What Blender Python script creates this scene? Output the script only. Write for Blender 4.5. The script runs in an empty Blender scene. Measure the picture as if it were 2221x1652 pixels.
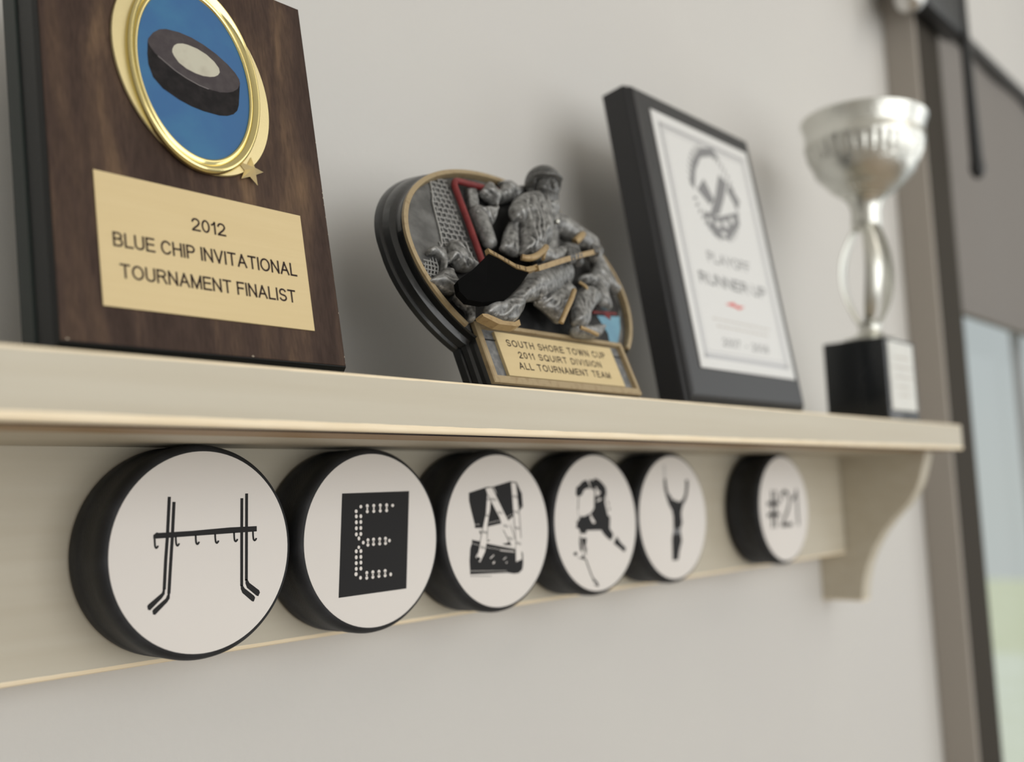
import bpy, bmesh, math, random
from mathutils import Vector, Matrix, noise
from math import sin, cos, pi, radians, sqrt
random.seed(7)
MM = 0.001
ZT, ZB, YF = 57.83, 38.36, -91.0             # shelf top, underside and front edge (mm)
SC = bpy.context.scene
C = SC.collection

# ------------------------------------------------------------------ camera
YAW, PIT, ROL = 0.8465244520726755, 0.11500285323564535, -0.03751379911523688
CAMP = Vector((-170.568900, -347.843120, 15.124360))
def make_camera():
    F = Vector((sin(YAW)*cos(PIT), cos(YAW)*cos(PIT), sin(PIT)))
    R0 = Vector((cos(YAW), -sin(YAW), 0)); U0 = R0.cross(F)
    R = R0*cos(ROL) + U0*sin(ROL); U = -R0*sin(ROL) + U0*cos(ROL)
    cd = bpy.data.cameras.new('camera'); co = bpy.data.objects.new('camera', cd); C.objects.link(co)
    m = Matrix((R, U, -F)).transposed().to_4x4(); m.translation = CAMP*MM
    co.matrix_world = m
    cd.sensor_width = 36; cd.lens = 36*2171.789/2221
    cd.clip_start = .01; cd.clip_end = 100
    cd.dof.use_dof = True; cd.dof.focus_distance = 0.376; cd.dof.aperture_fstop = cd.lens/6.4
    cd.dof.aperture_blades = 0
    SC.camera = co
make_camera()

# ------------------------------------------------------------------ light and exposure
SC.view_settings.view_transform = 'Standard'; SC.view_settings.look = 'None'
SC.view_settings.gamma = 1; SC.view_settings.use_curve_mapping = False
SC.view_settings.exposure = 0.0
def make_world():
    w = bpy.data.worlds.new('sky'); SC.world = w; w.use_nodes = True
    nt = w.node_tree; nt.nodes.clear()
    o = nt.nodes.new('ShaderNodeOutputWorld'); b = nt.nodes.new('ShaderNodeBackground')
    tc = nt.nodes.new('ShaderNodeTexCoord'); sp = nt.nodes.new('ShaderNodeSeparateXYZ')
    cr = nt.nodes.new('ShaderNodeValToRGB')
    nt.links.new(tc.outputs['Generated'], sp.inputs[0]); nt.links.new(sp.outputs['Z'], cr.inputs[0])
    e = cr.color_ramp.elements
    e[0].position = 0.0; e[0].color = (.80,.83,.82,1); e[1].position = .7; e[1].color = (.62,.72,.85,1)
    nt.links.new(cr.outputs[0], b.inputs[0]); b.inputs[1].default_value = WORLD
    nt.links.new(b.outputs[0], o.inputs[0])
def area(name, loc, target, sx, sy, power, col, spread=180):
    l = bpy.data.lights.new(name, 'AREA'); l.shape = 'RECTANGLE'; l.size = sx; l.size_y = sy
    l.energy = power; l.color = col; l.spread = radians(spread)
    o = bpy.data.objects.new(name, l); C.objects.link(o); o.location = loc
    d = Vector(target) - Vector(loc); o.rotation_euler = d.to_track_quat('-Z', 'Y').to_euler()
WORLD = 0.70
make_world()
# daylight of the room's windows (behind the photographer, to the right) and the ceiling fixture's soft light
area('window_daylight', (0.05, -2.45, 0.22), (0.25, 0, 0.0), 2.6, 1.9, 34, (1.0, .985, .955))
area('side_window', (1.95, -1.25, 0.30), (0.3, 0, 0.05), 1.0, 1.4, 6, (1.0, .99, .97))
sl = bpy.data.lights.new('sun', 'SUN'); sl.energy = 1.5; sl.angle = radians(6); sl.color = (1, .97, .90)
so = bpy.data.objects.new('sun', sl); C.objects.link(so); so.rotation_euler = Vector((.35,-.55,-1)).to_track_quat('-Z', 'Y').to_euler()
area('ceiling_lamp', (0.75, -0.9, 0.98), (0.3, -.05, 0), .7, .7, 2.2, (1.0, .93, .82))

# ------------------------------------------------------------------ materials
def mat(name, col, rough=.5, metal=0, spec=.5, coat=0, bump=None, vary=None):
    m = bpy.data.materials.new(name); m.use_nodes = True; nt = m.node_tree
    p = nt.nodes['Principled BSDF']
    p.inputs['Base Color'].default_value = (*col, 1); p.inputs['Roughness'].default_value = rough
    p.inputs['Metallic'].default_value = metal; p.inputs['Specular IOR Level'].default_value = spec
    p.inputs['Coat Weight'].default_value = coat
    tc = nt.nodes.new('ShaderNodeTexCoord')
    if bump:                        # (scale in 1/m, strength, distance m)
        n = nt.nodes.new('ShaderNodeTexNoise'); n.inputs['Scale'].default_value = bump[0]; n.inputs['Detail'].default_value = 6
        nt.links.new(tc.outputs['Object'], n.inputs['Vector'])
        b = nt.nodes.new('ShaderNodeBump'); b.inputs['Strength'].default_value = bump[1]; b.inputs['Distance'].default_value = bump[2]
        nt.links.new(n.outputs['Fac'], b.inputs['Height']); nt.links.new(b.outputs[0], p.inputs['Normal'])
    if vary:                        # (scale, other colour, lo, hi, stretch vector)
        mp = nt.nodes.new('ShaderNodeMapping'); mp.inputs['Scale'].default_value = vary[4] if len(vary) > 4 else (1,1,1)
        n = nt.nodes.new('ShaderNodeTexNoise'); n.inputs['Scale'].default_value = vary[0]; n.inputs['Detail'].default_value = 8
        r = nt.nodes.new('ShaderNodeValToRGB'); r.color_ramp.elements[0].position = vary[2]; r.color_ramp.elements[1].position = vary[3]
        r.color_ramp.elements[0].color = (*col,1); r.color_ramp.elements[1].color = (*vary[1],1)
        nt.links.new(tc.outputs['Object'], mp.inputs[0]); nt.links.new(mp.outputs[0], n.inputs['Vector'])
        nt.links.new(n.outputs['Fac'], r.inputs[0]); nt.links.new(r.outputs[0], p.inputs['Base Color'])
    return m
def N(m): return m.node_tree.nodes['Principled BSDF']
M = {}
M['wall'] = mat('wall_paint', (.570,.557,.536), .85, bump=(260,.35,.0006), vary=(5,(.585,.573,.547),.4,.7))
M['white_wall'] = mat('white_paint', (.78,.77,.74), .85)
M['rubber'] = mat('black_rubber', (.015,.0155,.017), .62, spec=.35, bump=(700,.35,.0004), vary=(90,(.026,.027,.03),.45,.7))
M['sticker'] = mat('white_sticker', (.72,.685,.65), .5, spec=.3, bump=(60,.05,.0005))
M['ink'] = mat('black_ink', (.016,.0155,.016), .6, spec=.18)
M['ink_grey'] = mat('grey_ink', (.12,.12,.125), .5)
M['ink_soft'] = mat('pale_grey_ink', (.50,.48,.46), .5)
M['sticker_white'] = mat('sticker_white_print', (.74,.70,.66), .45)
M['black_lacquer'] = mat('black_lacquer', (.006,.007,.007), .4, spec=.22, bump=(500,.12,.0003))
M['lacquer_lit'] = mat('lit_black_lacquer', (.015,.022,.020), .45, spec=.3, bump=(500,.12,.0003))  # same black lacquer, the light caught by the rear edge mixed into its colour
M['label_gold'] = mat('brushed_gold_sheet', (.615,.485,.262), .5, .1, bump=(900,.05,.0002), vary=(500,(.63,.50,.275),.4,.65,(.05,1,1)))
M['engrave'] = mat('dark_engraving', (.022,.010,.009), .6, spec=.2)
M['chip_wood'] = mat('bare_chip', (.42,.36,.28), .7)
M['gold'] = mat('polished_gold', (.80,.69,.33), .13, 1)
M['gold_satin'] = mat('satin_gold', (.68,.59,.34), .42, 1, bump=(2200,.35,.0002))
M['gold_star'] = mat('star_gold', (.82,.68,.38), .38, .45)
M['photo_blue'] = mat('blue_print', (.035,.120,.28), .45, spec=.25, vary=(45,(.045,.17,.31),.45,.75))
M['photo_dark'] = mat('dark_print', (.050,.041,.045), .5, spec=.2, vary=(300,(.068,.058,.06),.4,.7))
M['photo_side'] = mat('black_print', (.011,.010,.011), .5, spec=.1, vary=(300,(.022,.019,.02),.4,.7))
M['photo_white'] = mat('cream_print', (.50,.48,.39), .5, spec=.2, vary=(160,(.40,.37,.30),.45,.75))
M['photo_line'] = mat('grey_print_line', (.22,.20,.20), .35)
M['bronze'] = mat('antique_gold_paint', (.37,.285,.165), .42, .3, bump=(900,.25,.0002), vary=(300,(.27,.19,.10),.5,.75))
M['gold_paint'] = mat('ochre_gold_paint', (.37,.26,.125), .42, .2, bump=(900,.2,.0002), vary=(350,(.24,.15,.065),.5,.8))
M['resin_black'] = mat('gloss_black_resin', (.010,.011,.012), .28, coat=.3, bump=(220,.25,.0006))
M['blade_black'] = mat('flat_black_paint', (.003,.003,.003), .8, spec=.04)
M['red_paint'] = mat('dull_red_paint', (.20,.030,.030), .45, spec=.3, vary=(200,(.13,.018,.02),.4,.7))
M['dark_ground'] = mat('blackened_pewter', (.012,.012,.0125), .5, spec=.3, bump=(500,.5,.0005), vary=(160,(.045,.045,.045),.5,.8))
M['ice_blue'] = mat('ice_blue_paint', (.15,.32,.42), .5, vary=(90,(.12,.26,.36),.4,.7))
M['silver'] = mat('silver_plate', (.70,.70,.655), .27, 1, bump=(300,.4,.0012))
M['silver_satin'] = mat('silver_satin', (.68,.68,.63), .28, 1)
M['marble'] = mat('black_marble', (.012,.014,.016), .22, vary=(40,(.03,.03,.033),.62,.8))
M['label_silver'] = mat('pale_silver_label', (.66,.66,.62), .4, vary=(120,(.60,.60,.57),.4,.7))
M['frame_black'] = mat('black_plaque_satin', (.017,.017,.019), .4, bump=(400,.1,.0003))
M['certificate'] = mat('white_metal_sheet', (.66,.66,.65), .4)
M['silver_line'] = mat('silver_border_print', (.42,.42,.43), .35, .2)
M['red_ink'] = mat('red_ink', (.60,.06,.05), .5)
M['pale_ink'] = mat('faded_ink', (.46,.42,.38), .5)
M['emblem_ink'] = mat('emblem_grey_ink', (.20,.20,.205), .5)
M['casing'] = mat('taupe_casing_paint', (.35,.32,.285), .7, spec=.2)
M['dark_frame'] = mat('dark_brown_window_frame', (.050,.044,.036), .8, spec=.1)
M['shade'] = mat('taupe_roller_shade', (.222,.208,.195), .95, spec=.1, bump=(900,.15,.0003))
M['track'] = mat('dark_grey_track', (.10,.10,.10), .8, spec=.1)
M['rod'] = mat('black_iron', (.012,.013,.014), .4)
M['nickel'] = mat('brushed_nickel', (.62,.61,.59), .3, 1)
M['floor'] = mat('oak_floor', (.43,.335,.24), .45, vary=(3,(.36,.28,.20),.4,.7,(1,8,1)))
M['lawn'] = mat('dry_grass', (.74,.73,.50), .9, vary=(4,(.80,.78,.56),.4,.7))
M['hedge'] = mat('pale_fence_paint', (.62,.64,.63), .9)
M['patio'] = mat('patio_concrete', (.80,.79,.62), .9, vary=(3,(.84,.83,.68),.4,.7))

def glass_mat():
    m = bpy.data.materials.new('window_glass'); m.use_nodes = True; nt = m.node_tree; nt.nodes.clear()
    o = nt.nodes.new('ShaderNodeOutputMaterial'); t = nt.nodes.new('ShaderNodeBsdfTransparent'); g = nt.nodes.new('ShaderNodeBsdfGlossy')
    g.inputs['Roughness'].default_value = .02; t.inputs[0].default_value = (.93,.95,.94,1)
    f = nt.nodes.new('ShaderNodeValue'); f.outputs[0].default_value = .04
    x = nt.nodes.new('ShaderNodeMixShader'); nt.links.new(f.outputs[0], x.inputs[0]); nt.links.new(t.outputs[0], x.inputs[1]); nt.links.new(g.outputs[0], x.inputs[2])
    nt.links.new(x.outputs[0], o.inputs[0]); return m
M['glass'] = glass_mat()

def pewter_mat(name='antique_pewter', dark=(.012,.012,.012), lite=(.40,.40,.39), lo=.458, hi=.552):
    m = mat(name, (.2,.2,.2), .38, .35, bump=(1300,.25,.0002)); nt = m.node_tree; p = N(m)
    g = nt.nodes.new('ShaderNodeNewGeometry'); n = nt.nodes.new('ShaderNodeTexNoise'); n.inputs['Scale'].default_value = 420; n.inputs['Detail'].default_value = 8
    tc = nt.nodes.new('ShaderNodeTexCoord'); nt.links.new(tc.outputs['Object'], n.inputs['Vector'])
    a = nt.nodes.new('ShaderNodeMath'); a.operation = 'MULTIPLY_ADD'; a.inputs[1].default_value = .14; nt.links.new(n.outputs['Fac'], a.inputs[0]); nt.links.new(g.outputs['Pointiness'], a.inputs[2])
    s = nt.nodes.new('ShaderNodeMath'); s.operation = 'SUBTRACT'; s.inputs[1].default_value = .07; nt.links.new(a.outputs[0], s.inputs[0])
    r = nt.nodes.new('ShaderNodeValToRGB'); r.color_ramp.elements[0].position = lo; r.color_ramp.elements[1].position = hi
    r.color_ramp.elements[0].color = (*dark,1); r.color_ramp.elements[1].color = (*lite,1)
    nt.links.new(s.outputs[0], r.inputs[0]); nt.links.new(r.outputs[0], p.inputs['Base Color']); return m
M['pewter'] = pewter_mat()
M['pewter_helmet'] = pewter_mat('dark_pewter', (.02,.02,.02), (.20,.20,.195), .45, .58)
M['pewter_face'] = pewter_mat('face_pewter', (.02,.02,.02), (.22,.22,.215), .45, .56)
M['pewter_disc'] = mat('grey_pewter_ground', (.075,.075,.073), .5, .2, bump=(500,.6,.0006), vary=(110,(.17,.17,.165),.38,.7))
M['net'] = mat('net_pewter', (.34,.34,.33), .45, .2)
M['recess'] = mat('recess_grey', (.14,.145,.15), .5, .3, bump=(700,.6,.0004), vary=(400,(.26,.26,.26),.45,.75))

def shelf_paint(name, edge_rules, aged=None):
    """cream paint worn to bare wood along the rounded edges; edge_rules: list of (axis, position mm, half width mm)"""
    m = mat(name, (.60,.55,.435), .55, bump=(140,.25,.0005)); nt = m.node_tree; p = N(m)
    tc = nt.nodes.new('ShaderNodeTexCoord'); g = nt.nodes.new('ShaderNodeNewGeometry')
    sp = nt.nodes.new('ShaderNodeSeparateXYZ'); nt.links.new(g.outputs['Position'], sp.inputs[0])
    mp = nt.nodes.new('ShaderNodeMapping'); mp.inputs['Scale'].default_value = (.12,1,1); nt.links.new(g.outputs['Position'], mp.inputs[0])
    n = nt.nodes.new('ShaderNodeTexNoise'); n.inputs['Scale'].default_value = 420; n.inputs['Detail'].default_value = 6; nt.links.new(mp.outputs[0], n.inputs['Vector'])
    total = None
    for ax, pos, hw, sel in edge_rules:
        d = nt.nodes.new('ShaderNodeMath'); d.operation = 'SUBTRACT'; nt.links.new(sp.outputs[ax], d.inputs[0]); d.inputs[1].default_value = pos*MM
        a = nt.nodes.new('ShaderNodeMath'); a.operation = 'ABSOLUTE'; nt.links.new(d.outputs[0], a.inputs[0])
        w = nt.nodes.new('ShaderNodeMath'); w.operation = 'MULTIPLY_ADD'; w.inputs[1].default_value = .9*MM; w.inputs[2].default_value = (hw-.45)*MM; nt.links.new(n.outputs['Fac'], w.inputs[0])
        l = nt.nodes.new('ShaderNodeMath'); l.operation = 'LESS_THAN'; nt.links.new(a.outputs[0], l.inputs[0]); nt.links.new(w.outputs[0], l.inputs[1])
        cur = l
        if sel:                      # (axis, below value)
            q = nt.nodes.new('ShaderNodeMath'); q.operation = 'LESS_THAN'; nt.links.new(sp.outputs[sel[0]], q.inputs[0]); q.inputs[1].default_value = sel[1]*MM
            k = nt.nodes.new('ShaderNodeMath'); k.operation = 'MULTIPLY'; nt.links.new(l.outputs[0], k.inputs[0]); nt.links.new(q.outputs[0], k.inputs[1]); cur = k
        if total is None: total = cur
        else:
            t = nt.nodes.new('ShaderNodeMath'); t.operation = 'MAXIMUM'; nt.links.new(total.outputs[0], t.inputs[0]); nt.links.new(cur.outputs[0], t.inputs[1]); total = t
    # faint brush grain in the paint
    n2 = nt.nodes.new('ShaderNodeTexNoise'); n2.inputs['Scale'].default_value = 60; n2.inputs['Detail'].default_value = 8
    mp2 = nt.nodes.new('ShaderNodeMapping'); mp2.inputs['Scale'].default_value = (.1,1,2.5); nt.links.new(g.outputs['Position'], mp2.inputs[0]); nt.links.new(mp2.outputs[0], n2.inputs['Vector'])
    r2 = nt.nodes.new('ShaderNodeValToRGB'); r2.color_ramp.elements[0].position = .35; r2.color_ramp.elements[1].position = .7
    r2.color_ramp.elements[0].color = (.505,.458,.362,1); r2.color_ramp.elements[1].color = (.54,.498,.405,1); nt.links.new(n2.outputs['Fac'], r2.inputs[0])
    wood = nt.nodes.new('ShaderNodeValToRGB'); wood.color_ramp.elements[0].color = (.80,.65,.43,1); wood.color_ramp.elements[1].color = (.93,.82,.63,1); nt.links.new(n.outputs['Fac'], wood.inputs[0])
    wout = wood.outputs[0]
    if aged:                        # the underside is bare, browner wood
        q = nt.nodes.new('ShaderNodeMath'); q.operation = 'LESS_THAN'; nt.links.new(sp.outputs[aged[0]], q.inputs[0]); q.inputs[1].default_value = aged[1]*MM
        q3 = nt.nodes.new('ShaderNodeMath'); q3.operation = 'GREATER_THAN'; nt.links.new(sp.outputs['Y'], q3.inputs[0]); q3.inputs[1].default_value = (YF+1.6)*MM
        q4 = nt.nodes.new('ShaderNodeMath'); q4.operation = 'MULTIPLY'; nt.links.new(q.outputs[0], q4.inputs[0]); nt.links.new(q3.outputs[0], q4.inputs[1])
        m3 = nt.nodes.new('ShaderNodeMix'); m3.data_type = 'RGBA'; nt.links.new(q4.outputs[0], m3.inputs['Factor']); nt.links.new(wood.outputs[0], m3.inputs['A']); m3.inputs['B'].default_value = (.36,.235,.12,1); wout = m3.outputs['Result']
        # shade of the groove painted in as near-black
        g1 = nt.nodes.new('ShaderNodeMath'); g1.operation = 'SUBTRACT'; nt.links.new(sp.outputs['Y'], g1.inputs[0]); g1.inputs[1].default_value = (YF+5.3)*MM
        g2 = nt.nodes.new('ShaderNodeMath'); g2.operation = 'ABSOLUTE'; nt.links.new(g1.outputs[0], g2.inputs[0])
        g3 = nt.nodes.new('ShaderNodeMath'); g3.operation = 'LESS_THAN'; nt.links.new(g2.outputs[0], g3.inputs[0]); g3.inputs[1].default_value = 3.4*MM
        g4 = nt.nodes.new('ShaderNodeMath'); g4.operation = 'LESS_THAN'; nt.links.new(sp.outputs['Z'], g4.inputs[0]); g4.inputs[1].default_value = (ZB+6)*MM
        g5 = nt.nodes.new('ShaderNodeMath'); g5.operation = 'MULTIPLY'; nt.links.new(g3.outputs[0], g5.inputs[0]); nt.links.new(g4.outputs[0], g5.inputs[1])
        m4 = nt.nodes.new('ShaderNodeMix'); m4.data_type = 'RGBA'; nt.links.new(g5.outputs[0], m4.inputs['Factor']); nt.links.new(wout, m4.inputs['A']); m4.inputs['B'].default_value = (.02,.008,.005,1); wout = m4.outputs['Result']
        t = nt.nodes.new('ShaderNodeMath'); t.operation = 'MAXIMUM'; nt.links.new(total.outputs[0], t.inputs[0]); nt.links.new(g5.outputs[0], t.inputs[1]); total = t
    mx = nt.nodes.new('ShaderNodeMix'); mx.data_type = 'RGBA'
    nt.links.new(total.outputs[0], mx.inputs['Factor']); nt.links.new(r2.outputs[0], mx.inputs['A']); nt.links.new(wout, mx.inputs['B'])
    nt.links.new(mx.outputs['Result'], p.inputs['Base Color']); return m

def walnut_mat():
    m = mat('walnut_veneer', (.06,.04,.03), .5, spec=.10); nt = m.node_tree; p = N(m)
    tc = nt.nodes.new('ShaderNodeTexCoord')
    def nz(scale, stretch, det):
        mp = nt.nodes.new('ShaderNodeMapping'); mp.inputs['Scale'].default_value = stretch; nt.links.new(tc.outputs['Object'], mp.inputs[0])
        n = nt.nodes.new('ShaderNodeTexNoise'); n.inputs['Scale'].default_value = scale; n.inputs['Detail'].default_value = det; n.inputs['Distortion'].default_value = .35
        nt.links.new(mp.outputs[0], n.inputs['Vector']); return n
    a = nz(80, (1,1,.045), 3); b = nz(1000, (1,1,.02), 2)
    r = nt.nodes.new('ShaderNodeValToRGB'); e = r.color_ramp.elements
    e[0].position = .32; e[0].color = (.040,.025,.020,1); e[1].position = .72; e[1].color = (.155,.098,.060,1)
    k = e.new(.50); k.color = (.058,.037,.029,1); k = e.new(.61); k.color = (.085,.054,.038,1)
    nt.links.new(a.outputs['Fac'], r.inputs[0])
    r2 = nt.nodes.new('ShaderNodeValToRGB'); r2.color_ramp.elements[0].position = .3; r2.color_ramp.elements[0].color = (.78,.78,.78,1); r2.color_ramp.elements[1].position = .65; r2.color_ramp.elements[1].color = (1.06,1.05,1.04,1)
    nt.links.new(b.outputs['Fac'], r2.inputs[0])
    mx = nt.nodes.new('ShaderNodeMix'); mx.data_type = 'RGBA'; mx.blend_type = 'MULTIPLY'; mx.inputs['Factor'].default_value = 1
    nt.links.new(r.outputs[0], mx.inputs['A']); nt.links.new(r2.outputs[0], mx.inputs['B']); nt.links.new(mx.outputs['Result'], p.inputs['Base Color']); return m
M['walnut'] = walnut_mat()

# ------------------------------------------------------------------ helpers
class Fr:
    """a plane frame in mm: u across, v up, n out of the face"""
    def __init__(s, O, lean, roll=0):
        t = radians(lean); s.O = Vector(O); s.U = Vector((1,0,0)); s.V = Vector((0,sin(t),cos(t))); s.N = Vector((0,-cos(t),sin(t)))
    def __call__(s, u, v, n=0): return s.O + s.U*u + s.V*v + s.N*n
WF = Fr((0,0,0), 0)
def ident(x, y, z): return Vector((x,y,z))

def empty(name, loc, label, cat, group=None):
    o = bpy.data.objects.new(name, None); C.objects.link(o); o.location = Vector(loc)*MM; o.empty_display_size = .01
    tag(o, label, cat, group); return o
def tag(o, label=None, cat=None, group=None, kind=None):
    if label: o['label'] = label
    if cat: o['category'] = cat
    if group: o['group'] = group
    if kind: o['kind'] = kind
    return o
def wloc(o):
    v = Vector((0,0,0))
    while o is not None: v += Vector(o.location); o = o.parent
    return v
def link(name, me, m, parent=None, smooth=None, origin=None, label=None):
    """me holds world mm coordinates; the object's origin is its parent's (or the given origin)"""
    base = wloc(parent) if parent else (Vector(origin)*MM if origin else Vector((0,0,0)))
    me.transform(Matrix.Translation(-base) @ Matrix.Scale(MM, 4))
    o = bpy.data.objects.new(name, me); C.objects.link(o)
    if parent: o.parent = parent
    else: o.location = base
    if m:
        for x in (m if isinstance(m, (list,tuple)) else [m]): me.materials.append(x)
    if smooth is not None:
        me.polygons.foreach_set('use_smooth', [True]*len(me.polygons))
        if smooth < 180: me.set_sharp_from_angle(angle=radians(smooth))
    if label: o['label'] = label
    me.update(); return o
def from_bm(bm, recalc=True):
    if recalc: bmesh.ops.recalc_face_normals(bm, faces=bm.faces[:])
    me = bpy.data.meshes.new('mesh'); bm.to_mesh(me); bm.free(); return me
def box(bm, x0,x1,y0,y1,z0,z1, f=ident):
    v = [bm.verts.new(f(x,y,z)) for z in (z0,z1) for y in (y0,y1) for x in (x0,x1)]
    for q in ((0,2,3,1),(4,5,7,6),(0,1,5,4),(2,6,7,3),(0,4,6,2),(1,3,7,5)): bm.faces.new([v[i] for i in q])
def bevel(bm, w, seg=2, edges=None):
    bmesh.ops.recalc_face_normals(bm, faces=bm.faces[:])
    bmesh.ops.bevel(bm, geom=edges or bm.edges[:], offset=w, segments=seg, profile=.5, affect='EDGES')
def prism(bm, pts, n0, n1, f):
    a = [bm.verts.new(f(u,v,n0)) for u,v in pts]; b = [bm.verts.new(f(u,v,n1)) for u,v in pts]; k = len(pts)
    bm.faces.new(b); bm.faces.new(a[::-1])
    for i in range(k): bm.faces.new((a[i], a[(i+1)%k], b[(i+1)%k], b[i]))
def rings(bm, loops, f, cap0=True, cap1=True):
    vs = [[bm.verts.new(f(*p)) for p in l] for l in loops]; k = len(loops[0])
    for a, b in zip(vs, vs[1:]):
        for i in range(k): bm.faces.new((a[i], a[(i+1)%k], b[(i+1)%k], b[i]))
    if cap0: bm.faces.new(vs[0][::-1])
    if cap1: bm.faces.new(vs[-1])
    return vs
def tube(bm, pts, r, seg=8, caps=True, flat=1.0, rr=None):
    P = [Vector(p) for p in pts]; prev = None; vs = []
    for i, p in enumerate(P):
        t = (P[min(i+1,len(P)-1)] - P[max(i-1,0)]).normalized()
        if prev is None: a = t.orthogonal().normalized()
        else: a = (prev - t*prev.dot(t)).normalized()
        prev = a; b = t.cross(a); q = rr[i] if rr else r
        vs.append([bm.verts.new(p + a*cos(2*pi*k/seg)*q + b*sin(2*pi*k/seg)*q*flat) for k in range(seg)])
    for x, y in zip(vs, vs[1:]):
        for k in range(seg): bm.faces.new((x[k], x[(k+1)%seg], y[(k+1)%seg], y[k]))
    if caps: bm.faces.new(vs[0][::-1]); bm.faces.new(vs[-1])
def smooth_path(pts, n=8):
    P = [Vector(p) for p in pts]; out = []
    for i in range(len(P)-1):
        p0, p1, p2, p3 = P[max(i-1,0)], P[i], P[i+1], P[min(i+2,len(P)-1)]
        for k in range(n):
            t = k/n; out.append(.5*((2*p1)+(-p0+p2)*t+(2*p0-5*p1+4*p2-p3)*t*t+(-p0+3*p1-3*p2+p3)*t**3))
    out.append(P[-1]); return out
def add_poly(bm, pts, n, f):          # flat printed polygon, also concave ones
    from mathutils.geometry import tessellate_polygon
    vs = [bm.verts.new(f(u,v,n)) for u,v in pts]
    for t in tessellate_polygon([[Vector((u,v,0)) for u,v in pts]]):
        try: bm.faces.new([vs[i] for i in t])
        except ValueError: pass
def stroke(bm, pts, w, n, f, round_end=False):
    P = [Vector(p) for p in pts]; L = []; R = []
    for i, p in enumerate(P):
        t = (P[min(i+1,len(P)-1)] - P[max(i-1,0)])
        if t.length < 1e-6: t = Vector((1,0))
        t.normalize(); nn = Vector((-t.y, t.x)); L.append(p+nn*w/2); R.append(p-nn*w/2)
    for i in range(len(P)-1):
        bm.faces.new([bm.verts.new(f(q.x,q.y,n)) for q in (L[i],R[i],R[i+1],L[i+1])])
def disc(bm, cx, cy, rx, ry, n, f, seg=14, rot=0):
    bm.faces.new([bm.verts.new(f(cx+rx*cos(a)*cos(rot)-ry*sin(a)*sin(rot), cy+rx*cos(a)*sin(rot)+ry*sin(a)*cos(rot), n)) for a in [2*pi*k/seg for k in range(seg)]])
def print_obj(name, bm, m, parent, f, label=None):
    # make sure printed faces look outwards
    nrm = (f(0,0,1) - f(0,0,0))
    for fc in bm.faces:
        fc.normal_update()
        if fc.normal.dot(nrm) < 0: fc.normal_flip()
    me = bpy.data.meshes.new('print'); bm.to_mesh(me); bm.free()
    return link(name, me, m, parent, label=label)
def _arc(cx, cy, rx, ry, a0, a1, n=10):
    return [(cx+rx*cos(radians(a0+(a1-a0)*i/n)), cy+ry*sin(radians(a0+(a1-a0)*i/n))) for i in range(n+1)]
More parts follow.
